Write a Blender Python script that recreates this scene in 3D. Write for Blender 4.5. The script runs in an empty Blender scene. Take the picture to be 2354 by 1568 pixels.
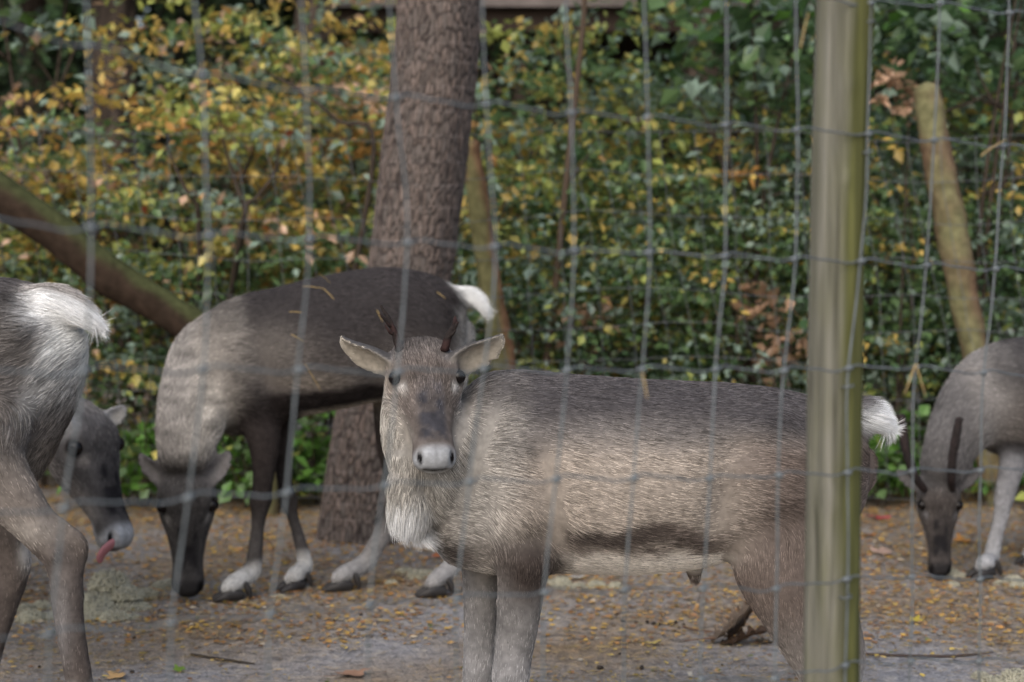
import bpy, math
import numpy as np
from mathutils import Vector, Matrix, kdtree, noise as mnoise

# ---------------------------------------------------------------- camera, sky, sun, exposure
S = bpy.context.scene
COL = S.collection
F = 4243.0                      # focal length in units of the 2354-wide survey of the place
CAM_H = 1.40
PITCH = math.atan((784 - 510) / F)
cam = bpy.data.cameras.new('camera')
cam.sensor_width = 36.0
cam.lens = F / 2354.0 * 36.0
cam.clip_start, cam.clip_end = 0.05, 400
cam.dof.use_dof = True
cam.dof.focus_distance = 4.50
cam.dof.aperture_fstop = 2.9
camo = bpy.data.objects.new('camera', cam)
COL.objects.link(camo)
camo.location = (0, 0, CAM_H)
camo.rotation_euler = (math.pi / 2 - PITCH, 0, 0)
S.camera = camo

SUN_EL, SUN_AZ = math.radians(40), math.radians(200)
w = bpy.data.worlds.new('World'); S.world = w; w.use_nodes = True
nt = w.node_tree; nt.nodes.clear()
sky = nt.nodes.new('ShaderNodeTexSky'); sky.sky_type = 'NISHITA'; sky.sun_disc = False
sky.sun_elevation = SUN_EL; sky.sun_rotation = SUN_AZ; sky.dust_density = 4.0; sky.air_density = 1.0
hs = nt.nodes.new('ShaderNodeHueSaturation'); hs.inputs['Saturation'].default_value = 0.85
bg = nt.nodes.new('ShaderNodeBackground'); bg.inputs['Strength'].default_value = 0.15
wo = nt.nodes.new('ShaderNodeOutputWorld')
nt.links.new(sky.outputs[0], hs.inputs['Color']); nt.links.new(hs.outputs[0], bg.inputs[0]); nt.links.new(bg.outputs[0], wo.inputs[0])
sun = bpy.data.lights.new('sun', 'SUN'); sun.energy = 0.8; sun.angle = math.radians(85); sun.color = (1.0, 0.99, 0.975)
suno = bpy.data.objects.new('sun', sun); COL.objects.link(suno)
# light comes from the side the sky's sun stands on
sd = Vector((math.sin(SUN_AZ) * math.cos(SUN_EL), math.cos(SUN_AZ) * math.cos(SUN_EL), math.sin(SUN_EL)))
suno.rotation_euler = sd.to_track_quat('Z', 'Y').to_euler()
S.view_settings.view_transform = 'Standard'; S.view_settings.look = 'None'
S.view_settings.exposure = 0.52; S.view_settings.gamma = 1.0
S.render.engine = 'CYCLES'
S.cycles.use_denoising = True
S.cycles.max_bounces = 6; S.cycles.diffuse_bounces = 3; S.cycles.glossy_bounces = 2
S.cycles.transmission_bounces = 3; S.cycles.transparent_max_bounces = 8
S.cycles.caustics_reflective = False; S.cycles.caustics_refractive = False
try:
    S.cycles_curves.shape = 'RIBBONS'; S.cycles_curves.subdivisions = 2
except Exception:
    pass

cp, sp = math.cos(PITCH), math.sin(PITCH)
def P(u, v, Y):
    """point at real distance Y (metres along the ground from the camera) seen at survey position u, v"""
    x = (u - 1177) / F; y = (784 - v) / F
    d = np.array([x, cp + y * sp, -sp + y * cp])
    return np.array([0, 0, CAM_H]) + d * (Y / d[1])
def ground(u, v):
    x = (u - 1177) / F; y = (784 - v) / F
    d = np.array([x, cp + y * sp, -sp + y * cp])
    return np.array([0, 0, CAM_H]) + d * (CAM_H / -d[2])

rng = np.random.default_rng(7)

# ---------------------------------------------------------------- helpers
def tag(o, label=None, cat=None, group=None, kind=None):
    if label: o['label'] = label
    if cat: o['category'] = cat
    if group: o['group'] = group
    if kind: o['kind'] = kind
    return o
def empty(name, loc, label=None, cat=None, group=None):
    o = bpy.data.objects.new(name, None); o.empty_display_size = 0.1
    o.location = tuple(float(c) for c in loc); COL.objects.link(o)
    return tag(o, label, cat, group)
def link(name, data, m=None, parent=None):
    o = bpy.data.objects.new(name, data)
    COL.objects.link(o)
    if m is not None and hasattr(data, 'materials') and not data.materials: data.materials.append(m)
    if parent is not None:
        o.parent = parent
        o.matrix_parent_inverse = Matrix.Translation(-Vector(world_loc(parent)))
    return o
def world_loc(o):
    l = Vector(o.location)
    while o.parent is not None:
        l = l + o.matrix_parent_inverse.translation; o = o.parent; l = l + Vector(o.location)
    return l
def fmesh(name, V, faces, col=None, smooth=True):
    """fast mesh: faces is an (n,k) array or a list of such arrays"""
    if not isinstance(faces, list): faces = [faces]
    faces = [np.asarray(f, np.int32) for f in faces if len(f)]
    me = bpy.data.meshes.new(name)
    V = np.asarray(V, np.float32)
    me.vertices.add(len(V)); me.vertices.foreach_set('co', V.ravel())
    nl = sum(f.size for f in faces); nf = sum(len(f) for f in faces)
    me.loops.add(nl); me.loops.foreach_set('vertex_index', np.concatenate([f.ravel() for f in faces]))
    me.polygons.add(nf)
    tot = np.concatenate([np.full(len(f), f.shape[1], np.int32) for f in faces])
    st = np.concatenate([[0], np.cumsum(tot)[:-1]]).astype(np.int32)
    me.polygons.foreach_set('loop_start', st)
    me.polygons.foreach_set('use_smooth', np.full(nf, smooth, bool))
    me.update(calc_edges=True); me.validate()
    if col is not None: setcol(me, col)
    return me
def setcol(me, col):
    a = me.color_attributes.new('Col', 'FLOAT_COLOR', 'POINT')
    c = np.ones((len(me.vertices), 4), np.float32); c[:, :3] = col
    a.data.foreach_set('color', c.ravel())
def unit(v):
    v = np.asarray(v, float); return v / (np.linalg.norm(v, axis=-1, keepdims=True) + 1e-12)
def catmull(R, sub):
    R = np.asarray(R, float); n = len(R)
    if n == 2:
        t = np.linspace(0, 1, sub + 1)[:, None]; return R[0] * (1 - t) + R[1] * t
    out = []
    for i in range(n - 1):
        p0 = R[max(i - 1, 0)]; p1 = R[i]; p2 = R[i + 1]; p3 = R[min(i + 2, n - 1)]
        for k in range(sub):
            t = k / sub
            out.append(0.5 * ((2 * p1) + (-p0 + p2) * t + (2 * p0 - 5 * p1 + 4 * p2 - p3) * t * t + (-p0 + 3 * p1 - 3 * p2 + p3) * t ** 3))
    out.append(R[-1]); return np.array(out)
def tube(rows, n=20, sub=5, lat=(0, 1, 0), fixed=None, cup=0.0, sq=1.0, capr=0.55):
    """rows: x y z a b; a = half size across, b = half size along the lateral direction. Returns V, quads, tris, tangents, t"""
    R = catmull(rows, sub)
    C = R[:, :3]; a = np.maximum(R[:, 3], 1e-4); b = np.maximum(R[:, 4], 1e-4)
    T = unit(np.gradient(C, axis=0))
    if fixed is not None:
        N = np.tile(unit(fixed[0]), (len(C), 1)); L = np.tile(unit(fixed[1]), (len(C), 1))
    else:
        lat = np.asarray(lat, float)
        L = np.tile(lat, (len(C), 1)) if lat.ndim == 1 else catmull(lat, sub)
        L = unit(L - (L * T).sum(1)[:, None] * T); N = np.cross(L, T)
    # rounded ends
    e0 = C[0] - T[0] * min(a[0], b[0]) * capr; e1 = C[-1] + T[-1] * min(a[-1], b[-1]) * capr
    C = np.vstack([C[0] - T[0] * min(a[0], b[0]) * capr * .6, C, C[-1] + T[-1] * min(a[-1], b[-1]) * capr * .6])
    a = np.concatenate([[a[0] * .72], a, [a[-1] * .72]]); b = np.concatenate([[b[0] * .72], b, [b[-1] * .72]])
    N = np.vstack([N[0], N, N[-1]]); L = np.vstack([L[0], L, L[-1]]); T = np.vstack([T[0], T, T[-1]])
    th = np.arange(n) * 2 * math.pi / n
    ct, st_ = np.cos(th), np.sin(th)
    if sq != 1.0:
        ct = np.sign(ct) * np.abs(ct) ** sq; st_ = np.sign(st_) * np.abs(st_) ** sq
    V = C[:, None, :] + N[:, None, :] * (a[:, None] * ct[None])[..., None] + L[:, None, :] * (b[:, None] * st_[None])[..., None]
    if cup: V = V + N[:, None, :] * (cup * b[:, None] * (st_ ** 2)[None])[..., None]
    m = len(C); V = V.reshape(-1, 3)
    i = np.arange(m - 1)[:, None] * n; j = np.arange(n)[None]; j2 = (j + 1) % n
    Q = np.stack([i + j, i + j2, i + n + j2, i + n + j], -1).reshape(-1, 4)
    k0 = len(V); V = np.vstack([V, e0, e1])
    jj = np.arange(n); j2 = (jj + 1) % n
    T3 = np.vstack([np.stack([np.full(n, k0), j2, jj], 1), np.stack([np.full(n, k0 + 1), (m - 1) * n + jj, (m - 1) * n + j2], 1)])
    TT = np.vstack([np.repeat(T, n, 0), T[0], T[-1]])
    tt = np.concatenate([np.repeat(np.linspace(0, 1, m), n), [0, 1]])
    return V, Q, T3, TT, tt
def tmesh(name, rows, col=None, **k):
    V, Q, T3, _, _ = tube(rows, **k)
    return fmesh(name, V, [Q, T3], col)
def join(parts):
    Vs, Qs, Ts = [], [], []; o = 0
    for p in parts:
        Vs.append(p[0]); Qs.append(p[1] + o); Ts.append(p[2] + o); o += len(p[0])
    return np.vstack(Vs), np.vstack(Qs), np.vstack(Ts)
def sstep(a, b, x):
    t = np.clip((np.asarray(x, float) - a) / (b - a), 0, 1); return t * t * (3 - 2 * t)
def mix(A, B, t):
    t = np.asarray(t, float)
    if t.ndim: t = t[..., None]
    return A * (1 - t) + B * t
def noise3(X, scale, seed=0.0):
    """cheap smooth value noise on points (vectorised)"""
    X = np.asarray(X, float) * scale + seed
    i = np.floor(X).astype(np.int64); f = X - i; f = f * f * (3 - 2 * f)
    def h(a, b, c):
        n = (a * 374761393 + b * 668265263 + c * 2147483647) & 0xffffffff
        n = ((n ^ (n >> 13)) * 1274126177) & 0xffffffff
        return ((n ^ (n >> 16)) & 0xffff) / 65535.0
    r = 0
    for dx in (0, 1):
        for dy in (0, 1):
            for dz in (0, 1):
                wgt = (f[:, 0] if dx else 1 - f[:, 0]) * (f[:, 1] if dy else 1 - f[:, 1]) * (f[:, 2] if dz else 1 - f[:, 2])
                r = r + wgt * h(i[:, 0] + dx, i[:, 1] + dy, i[:, 2] + dz)
    return r
def fbm(X, scale, seed=0.0, o=3):
    r = 0; amp = .5
    for k in range(o): r = r + amp * noise3(X, scale * 2 ** k, seed + 17.3 * k); amp *= .5
    return r / (1 - .5 ** o)

# ---------------------------------------------------------------- materials
def mat(name, base=(.5, .5, .5), rough=.7, spec=.3, attr=False, metal=0.0):
    m = bpy.data.materials.new(name); m.use_nodes = True
    nt = m.node_tree; b = nt.nodes['Principled BSDF']
    b.inputs['Roughness'].default_value = rough; b.inputs['Specular IOR Level'].default_value = spec
    b.inputs['Metallic'].default_value = metal
    b.inputs['Base Color'].default_value = (*base, 1)
    if attr:
        a = nt.nodes.new('ShaderNodeAttribute'); a.attribute_name = 'Col'
        nt.links.new(a.outputs['Color'], b.inputs['Base Color'])
    return m
def nd(m, t, **kw):
    n = m.node_tree.nodes.new(t)
    for k, v in kw.items():
        if k in n.inputs: n.inputs[k].default_value = v
        else: setattr(n, k, v)
    return n
def ln(m, a, b): m.node_tree.links.new(a, b)
def ramp(m, stops):
    r = m.node_tree.nodes.new('ShaderNodeValToRGB'); e = r.color_ramp.elements
    while len(e) < len(stops): e.new(0.5)
    for k, (p, c) in enumerate(stops): e[k].position = p; e[k].color = (*c, 1)
    return r
def add_noise(m, scale, amount, bump=0.0, coord='Object', stretch=(1, 1, 1), detail=5):
    """multiplies the base colour by a noise and adds a bump"""
    b = m.node_tree.nodes['Principled BSDF']
    tc = nd(m, 'ShaderNodeTexCoord'); mp = nd(m, 'ShaderNodeMapping'); mp.inputs['Scale'].default_value = stretch
    ns = nd(m, 'ShaderNodeTexNoise'); ns.inputs['Scale'].default_value = scale; ns.inputs['Detail'].default_value = detail
    ln(m, tc.outputs[coord], mp.inputs[0]); ln(m, mp.outputs[0], ns.inputs['Vector'])
    mr = nd(m, 'ShaderNodeMapRange'); mr.inputs['From Min'].default_value = .25; mr.inputs['From Max'].default_value = .75
    mr.inputs['To Min'].default_value = 1 - amount; mr.inputs['To Max'].default_value = 1 + amount
    ln(m, ns.outputs['Fac'], mr.inputs['Value'])
    mx = nd(m, 'ShaderNodeVectorMath', operation='MULTIPLY')
    src = b.inputs['Base Color'].links
    if src: ln(m, src[0].from_socket, mx.inputs[0])
    else: mx.inputs[0].default_value = b.inputs['Base Color'].default_value[:3]
    ln(m, mr.outputs[0], mx.inputs[1]); ln(m, mx.outputs[0], b.inputs['Base Color'])
    if bump:
        bp = nd(m, 'ShaderNodeBump'); bp.inputs['Strength'].default_value = 1.0; bp.inputs['Distance'].default_value = bump
        ln(m, ns.outputs['Fac'], bp.inputs['Height']); ln(m, bp.outputs[0], b.inputs['Normal'])
    return m

M = {}
M['skin'] = mat('coat_skin', rough=.95, spec=.05, attr=True); add_noise(M['skin'], 60, .25)
M['fur'] = mat('coat_hair', rough=.85, spec=.04, attr=True)
M['eye'] = mat('eye_gloss', (.006, .0045, .0045), .10, .2)
M['horn'] = mat('hoof_horn', (.026, .024, .024), .5, .3); add_noise(M['horn'], 40, .3, .002)
M['antler'] = mat('antler_velvet', rough=.85, spec=.15, attr=True); add_noise(M['antler'], 90, .4, .004)
M['tongue'] = mat('tongue_pink', (.30, .12, .13), .45, .4)
M['wire'] = mat('galvanised_wire', (.12, .138, .148), .5, .5, metal=.25); add_noise(M['wire'], 30, .3)
M['wire_far'] = mat('weathered_wire', (.11, .12, .13), .6, .4, metal=.2)
M['leaf'] = mat('autumn_leaf', rough=.33, spec=.6, attr=True)
M['leafdark'] = mat('evergreen_leaf', rough=.42, spec=.4, attr=True)
def translucent(m, fac):
    nt_ = m.node_tree; b_ = nt_.nodes['Principled BSDF']; tr = nt_.nodes.new('ShaderNodeBsdfTranslucent'); mx = nt_.nodes.new('ShaderNodeMixShader'); mx.inputs[0].default_value = fac
    nt_.links.new(b_.inputs['Base Color'].links[0].from_socket, tr.inputs['Color']); nt_.links.new(b_.outputs[0], mx.inputs[1]); nt_.links.new(tr.outputs[0], mx.inputs[2]); nt_.links.new(mx.outputs[0], nt_.nodes['Material Output'].inputs[0])
translucent(M['leaf'], .38)
M['litter'] = mat('fallen_litter', rough=.75, spec=.2, attr=True)
M['twig'] = mat('shrub_stem', (.055, .043, .034), .85, .1); add_noise(M['twig'], 20, .4)
M['bark'] = mat('pine_bark', rough=.9, spec=.1, attr=True); add_noise(M['bark'], 45, .35, .006, stretch=(1, 1, .35))
M['bark2'] = mat('dark_bark', (.045, .036, .03), .9, .1); add_noise(M['bark2'], 14, .5, .02, stretch=(1, 1, .3))
M['log'] = mat('mossy_log', rough=.9, spec=.1, attr=True); add_noise(M['log'], 25, .35, .006)
M['lichen'] = mat('reindeer_lichen', rough=.95, spec=.05, attr=True)
M['dead'] = mat('dead_leaf_skin', rough=.6, spec=.25, attr=True); add_noise(M['dead'], 35, .35, .003)
M['drop'] = mat('dropping', (.022, .016, .012), .55, .3)
M['roof'] = mat('roof_felt', (.23, .20, .19), .9, .2); add_noise(M['roof'], 6, .3)
M['board'] = mat('dark_board', (.05, .035, .027), .8, .2); add_noise(M['board'], 12, .35, .003, stretch=(8, 8, .5))
def ground_mat():
    m = mat('damp_soil', (.15, .15, .155), .6, .35)
    b = m.node_tree.nodes['Principled BSDF']
    tc = nd(m, 'ShaderNodeTexCoord')
    n1 = nd(m, 'ShaderNodeTexNoise'); n1.inputs['Scale'].default_value = 1.3; n1.inputs['Detail'].default_value = 6
    n2 = nd(m, 'ShaderNodeTexNoise'); n2.inputs['Scale'].default_value = 22; n2.inputs['Detail'].default_value = 6
    n3 = nd(m, 'ShaderNodeTexNoise'); n3.inputs['Scale'].default_value = 90; n3.inputs['Detail'].default_value = 4
    for n in (n1, n2, n3): ln(m, tc.outputs['Object'], n.inputs['Vector'])
    r1 = ramp(m, [(.35, (.27, .265, .275)), (.5, (.25, .225, .205)), (.68, (.22, .165, .11))])
    ln(m, n1.outputs['Fac'], r1.inputs[0])
    r2 = ramp(m, [(.3, (.55, .55, .56)), (.5, (1, 1, 1)), (.7, (1.35, 1.28, 1.15))])
    ln(m, n2.outputs['Fac'], r2.inputs[0])
    r3 = ramp(m, [(.3, (.6, .6, .6)), (.6, (1.2, 1.2, 1.2))]); ln(m, n3.outputs['Fac'], r3.inputs[0])
    a = nd(m, 'ShaderNodeVectorMath', operation='MULTIPLY'); ln(m, r1.outputs[0], a.inputs[0]); ln(m, r2.outputs[0], a.inputs[1])
    a2 = nd(m, 'ShaderNodeVectorMath', operation='MULTIPLY'); ln(m, a.outputs[0], a2.inputs[0]); ln(m, r3.outputs[0], a2.inputs[1])
    ln(m, a2.outputs[0], b.inputs['Base Color'])
    rr = nd(m, 'ShaderNodeMapRange'); rr.inputs['To Min'].default_value = .4; rr.inputs['To Max'].default_value = .8
    ln(m, n1.outputs['Fac'], rr.inputs['Value']); ln(m, rr.outputs[0], b.inputs['Roughness'])
    ad = nd(m, 'ShaderNodeMath', operation='ADD'); ln(m, n2.outputs['Fac'], ad.inputs[0]); ln(m, n3.outputs['Fac'], ad.inputs[1])
    bp = nd(m, 'ShaderNodeBump'); bp.inputs['Distance'].default_value = .015; bp.inputs['Strength'].default_value = .8
    ln(m, ad.outputs[0], bp.inputs['Height']); ln(m, bp.outputs[0], b.inputs['Normal'])
    return m
M['ground'] = ground_mat()
def post_mat():
    m = mat('weathered_post', (.27, .26, .22), .85, .15)
    b = m.node_tree.nodes['Principled BSDF']
    tc = nd(m, 'ShaderNodeTexCoord')
    mp = nd(m, 'ShaderNodeMapping'); mp.inputs['Scale'].default_value = (26, 26, 1.3); ln(m, tc.outputs['Object'], mp.inputs[0])
    g = nd(m, 'ShaderNodeTexNoise'); g.inputs['Scale'].default_value = 2.2; g.inputs['Detail'].default_value = 6; g.inputs['Distortion'].default_value = .6
    ln(m, mp.outputs[0], g.inputs['Vector'])
    r = ramp(m, [(.28, (.035, .033, .026)), (.40, (.10, .098, .078)), (.54, (.15, .146, .118)), (.70, (.20, .195, .165))])
    ln(m, g.outputs['Fac'], r.inputs[0])
    # green algae on the side turned to the damp wood: a band by the surface's own direction, broken up by noise
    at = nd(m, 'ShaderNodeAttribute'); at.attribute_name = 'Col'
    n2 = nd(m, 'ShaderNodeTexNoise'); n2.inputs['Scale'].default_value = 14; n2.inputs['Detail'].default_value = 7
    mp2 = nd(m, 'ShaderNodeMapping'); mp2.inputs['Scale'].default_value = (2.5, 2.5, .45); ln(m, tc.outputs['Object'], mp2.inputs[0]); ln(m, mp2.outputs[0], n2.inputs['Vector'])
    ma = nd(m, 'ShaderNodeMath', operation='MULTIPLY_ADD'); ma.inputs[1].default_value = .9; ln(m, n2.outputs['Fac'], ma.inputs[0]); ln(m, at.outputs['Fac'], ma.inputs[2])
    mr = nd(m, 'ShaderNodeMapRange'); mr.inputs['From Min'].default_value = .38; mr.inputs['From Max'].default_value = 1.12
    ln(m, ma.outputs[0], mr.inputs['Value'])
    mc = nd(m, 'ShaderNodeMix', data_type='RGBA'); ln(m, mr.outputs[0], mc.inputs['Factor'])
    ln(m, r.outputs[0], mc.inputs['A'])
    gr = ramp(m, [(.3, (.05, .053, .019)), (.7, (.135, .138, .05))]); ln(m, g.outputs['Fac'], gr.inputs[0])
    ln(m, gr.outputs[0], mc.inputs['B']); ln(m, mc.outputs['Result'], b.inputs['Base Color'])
    bp = nd(m, 'ShaderNodeBump'); bp.inputs['Distance'].default_value = .006; ln(m, g.outputs['Fac'], bp.inputs['Height']); ln(m, bp.outputs[0], b.inputs['Normal'])
    return m
M['post'] = post_mat()
# ================================================================ THE SETTING
# ---- ground: one sheet to the horizon, finer near by
gx = np.concatenate([-np.geomspace(160, 5, 14), np.linspace(-4.5, 4.5, 90), np.geomspace(5, 160, 14)])
gy = np.concatenate([-np.geomspace(60, 2, 8), np.linspace(-1, 12, 130), np.geomspace(12.6, 260, 18)])
GX, GY = np.meshgrid(gx, gy, indexing='ij')
V = np.stack([GX.ravel(), GY.ravel(), np.zeros(GX.size)], 1)
near = np.exp(-((V[:, 0] / 7) ** 2 + ((V[:, 1] - 6) / 8) ** 2) ** 2)
V[:, 2] = (fbm(V, 2.2, 3.1) - .55) * .03 * near
a, b = len(gx), len(gy)
ii, jj = np.meshgrid(np.arange(a - 1), np.arange(b - 1), indexing='ij')
Q = np.stack([ii * b + jj, (ii + 1) * b + jj, (ii + 1) * b + jj + 1, ii * b + jj + 1], -1).reshape(-1, 4)
g = link('ground', fmesh('ground', V, Q), M['ground']); tag(g, kind='structure')

# ---- leaves
def leaf_cloud(C, D, N, size, width, col, fold=.25):
    """C centres, D along, N normal; each leaf two faces folded on the midrib"""
    D = unit(D); Sd = unit(np.cross(D, N)); N = np.cross(Sd, D)
    h = (size * .5)[:, None]; wd = (size * width)[:, None]
    v0 = C - D * h; v1 = C + Sd * wd + N * wd * fold - D * h * .1; v2 = C + D * h; v3 = C - Sd * wd + N * wd * fold - D * h * .1
    n = len(C)
    V = np.stack([v0, v1, v2, v3], 1).reshape(-1, 3)
    o = np.arange(n)[:, None] * 4
    Tf = np.concatenate([o + np.array([[0, 1, 2]]), o + np.array([[0, 2, 3]])], 0)
    return V, Tf, np.repeat(col, 4, 0)
PAL = {'orange': (.56, .31, .10), 'gold': (.57, .41, .11), 'yellow': (.55, .48, .14), 'lime': (.35, .39, .10),
       'green': (.13, .215, .085), 'deep': (.05, .10, .04), 'blue': (.25, .34, .27), 'pink': (.60, .40, .27), 'dry': (.34, .22, .14),
       'red': (.42, .10, .05), 'fresh': (.11, .24, .045), 'black': (.018, .03, .014)}
def pick(r, pal, n):
    names = list(pal); p = np.array([pal[k] for k in names], float); p /= p.sum()
    idx = r.choice(len(names), n, p=p)
    return np.array([PAL[k] for k in names])[idx]
def crown(r, c, rad, ncl, nleaf, pal, size, spread, mat_key, parent, name='foliage', hollow=.35, flat=.6, width=.33, zmin=.06, spray=False, own_share=.45):
    c = np.asarray(c, float); rad = np.asarray(rad, float)
    d = unit(r.normal(size=(ncl, 3))); q = (hollow + (1 - hollow) * r.random(ncl) ** .6)
    lump = .75 + .5 * noise3(d * 1.7 + 5, 1.0, r.random() * 40)
    cc = c + d * q[:, None] * rad * lump[:, None]
    ccol = pick(r, pal, ncl)
    k = r.integers(0, ncl, nleaf)
    if spray:      # leaves stand on flat sprays that reach outwards and droop
        az = np.arctan2(d[:, 1], d[:, 0]) + r.normal(size=ncl) * .6; sl = .6 + .8 * r.random(ncl)
        al = r.normal(size=nleaf) * spread * 2.1 * sl[k]; ac = r.normal(size=nleaf) * spread * .75 * sl[k]; up_ = r.normal(size=nleaf) * spread * .26
        ca, sa = np.cos(az[k]), np.sin(az[k])
        C = cc[k] + np.stack([ca * al - sa * ac, sa * al + ca * ac, up_ - .25 * al * np.sign(al) * np.abs(al) / (spread * 3) + .12 * al], 1)
    else:
        C = cc[k] + r.normal(size=(nleaf, 3)) * spread * np.array([1, 1, flat])
    ok = C[:, 2] > zmin
    C = C[ok]; k = k[ok]; n = len(C)
    own = pick(r, pal, n)
    col = np.where(r.random(n)[:, None] < own_share, ccol[k], own) * (.7 + .6 * r.random(n))[:, None]
    out = unit(C - c + r.normal(size=(n, 3)) * .6)
    D = unit(out * np.array([1, 1, .25]) + r.normal(size=(n, 3)) * .55 + np.array([0, 0, -.25]))
    N = unit(np.array([0, 0, 1.0]) + r.normal(size=(n, 3)) * .42 + out * .3)
    sz = size * (.6 + .8 * r.random(n))
    V, Tf, cv = leaf_cloud(C, D, N, sz, width, col)
    o = link(name, fmesh(name, V, Tf, cv, smooth=False), M[mat_key], parent)
    o['kind'] = 'stuff'
    return o, cc
def stem_mesh(r, p0, tips, r0):
    parts = []
    for tip in tips:
        mid = (p0 + tip) / 2 + np.array([r.normal() * .12, r.normal() * .12, .15 + r.random() * .2])
        parts.append(tube([[*p0, r0, r0], [*(p0 * .6 + mid * .4), r0 * .8, r0 * .8], [*mid, r0 * .6, r0 * .6], [*tip, r0 * .25, r0 * .25]], n=6, sub=5))
        for q in range(2):
            s0 = mid * (1 - q * .4) + tip * q * .4
            e = s0 + r.normal(size=3) * np.array([.3, .3, .12]) + np.array([0, 0, .25])
            parts.append(tube([[*s0, r0 * .45, r0 * .45], [*((s0 + e) / 2 + r.normal(size=3) * .04), r0 * .3, r0 * .3], [*e, r0 * .12, r0 * .12]], n=5, sub=4))
    return join(parts)
def shrub(name, label, x, y, h, rx, ry, ncl, nleaf, pal, size=.064, spread=.115, seed=1, group='autumn shrubs behind the rear fence', mat_key='leaf', stems=5, low=.1, cat='shrub', r0=.02, width=.33):
    r = np.random.default_rng(seed)
    root = empty(name, (x, y, 0), label, cat, group)
    c = np.array([x, y, h * (.5 + low / 2)]); rad = np.array([rx, ry, h * (.5 - low / 2)])
    fo, cc = crown(r, c, rad, ncl, nleaf, pal, size, spread, mat_key, root, width=width, spray=(mat_key == 'leaf'), own_share=.68)
    for k in range(stems):
        b0 = np.array([x + r.normal() * .1, y + r.normal() * .1, -.03])
        tips = cc[r.integers(0, len(cc), 2)]
        V, Q, T3 = stem_mesh(r, b0, tips, r0 * (.7 + .5 * r.random()))
        link('stem', fmesh('stem', V, [Q, T3]), M['twig'], root)
    return root
def sx(u, Y): return (u - 1177) / F * Y
warm = {'orange': 2.0, 'gold': 3.2, 'yellow': 2.2, 'lime': 3.4, 'pink': 2.2, 'green': 2.8, 'blue': 4.2, 'red': .15}
mid = {'gold': 1.5, 'yellow': 2.0, 'lime': 4.5, 'green': 3.6, 'blue': 3.8, 'orange': .3, 'deep': .6}
grn = {'green': 4.5, 'deep': 2.5, 'blue': 3.2, 'lime': 1.4, 'gold': .6}
drk = {'deep': 3, 'green': 1.5, 'black': 4}  # near-black leaf mix, puts the shade of the deep wood into the colour
SH = [
 ('orange_shrub', 'tall orange and gold autumn shrub above the mossy log', sx(450, 10.0), 10.0, 2.75, 1.1, .75, 150, 8200, warm, 21),
 ('orange_shrub', 'golden autumn shrub beside the upper end of the mossy log', sx(-20, 10.3), 10.3, 2.15, .85, .7, 110, 4600, warm, 22),
 ('orange_shrub', 'orange shrub reaching over the grazing dark reindeer next to the pine', sx(740, 10.9), 10.9, 3.1, .95, .8, 125, 6000, warm, 23),
 ('yellow_shrub', 'yellow green shrub right behind the brown brace post by the pine', sx(1270, 10.2), 10.2, 2.62, .95, .7, 140, 7200, mid, 24),
 ('yellow_shrub', 'yellow and green shrub around the thin bare sapling', sx(1500, 10.9), 10.9, 2.95, .95, .8, 130, 6200, mid, 25),
 ('green_shrub', 'green shrub behind the rear fence with a few gold leaves', sx(1770, 10.2), 10.2, 2.1, .9, .7, 120, 5600, {**grn, 'gold': 1.2, 'lime': 2}, 26),
 ('green_shrub', 'dark green shrub behind the leaning grey fence post', sx(2130, 10.5), 10.5, 2.9, 1.0, .75, 130, 6200, grn, 27),
 ('green_shrub', 'dark green shrub above the grazing reindeer with straight velvet antlers', sx(2440, 10.2), 10.2, 2.6, .85, .7, 110, 4800, {**grn, 'gold': .8}, 28),
]
for n_, lab, x, y, h, rx, ry, ncl, nl, pal, sd_ in SH: shrub(n_, lab, x, y, h, rx, ry, ncl, nl, pal, seed=sd_)
BR = [((455, 480), (430, 440), (408, 395), (380, 330)), ((560, 500), (590, 455), (632, 395), (640, 330)), ((560, 520), (545, 430), (520, 350), (500, 250)), ((860, 340), (780, 280), (700, 215), (620, 170))]
for q_, pts_ in enumerate(BR):
    rr_ = [[*P(u, v, 9.3 + .06 * q_), .014 - .003 * i_, .014 - .003 * i_] for i_, (u, v) in enumerate(pts_)]
    host = [o for o in bpy.data.objects if o.name.startswith('orange_shrub') and o.type == 'EMPTY'][0 if q_ < 3 else 2]
    b0_ = host.location; rr_.insert(0, [(b0_.x + rr_[0][0]) / 2, 9.7, .7, .016, .016]); rr_.insert(0, [b0_.x, b0_.y, -.02, .018, .018])
    link('stem', tmesh('stem', rr_, n=6, sub=5), M['twig'], host)
for k, (u, y, z_, lab) in enumerate([(1720, 9.75, 2.45, 'young broad leaved maple left of the front post top'), (2240, 9.7, 2.5, 'young broad leaved maple above the leaning grey post'), (60, 10.4, 2.9, 'young broad leaved maple above the golden shrub at the log')]):
    r = np.random.default_rng(700 + k); x = sx(u, y); root = empty('maple_sapling', (x, y, 0), lab, 'tree', 'young maples behind the rear fence')
    _, cc = crown(r, (x, y, z_), (.62, .4, .45), 26, 420, {'green': 4, 'fresh': .8, 'blue': 1.5, 'deep': 3}, .10, .12, 'leaf', root, 'crown', width=.42)
    V, Q, T3 = stem_mesh(r, np.array([x, y, -.03]), cc[:4], .02); link('trunk', fmesh('trunk', V, [Q, T3]), M['twig'], root)
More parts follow.
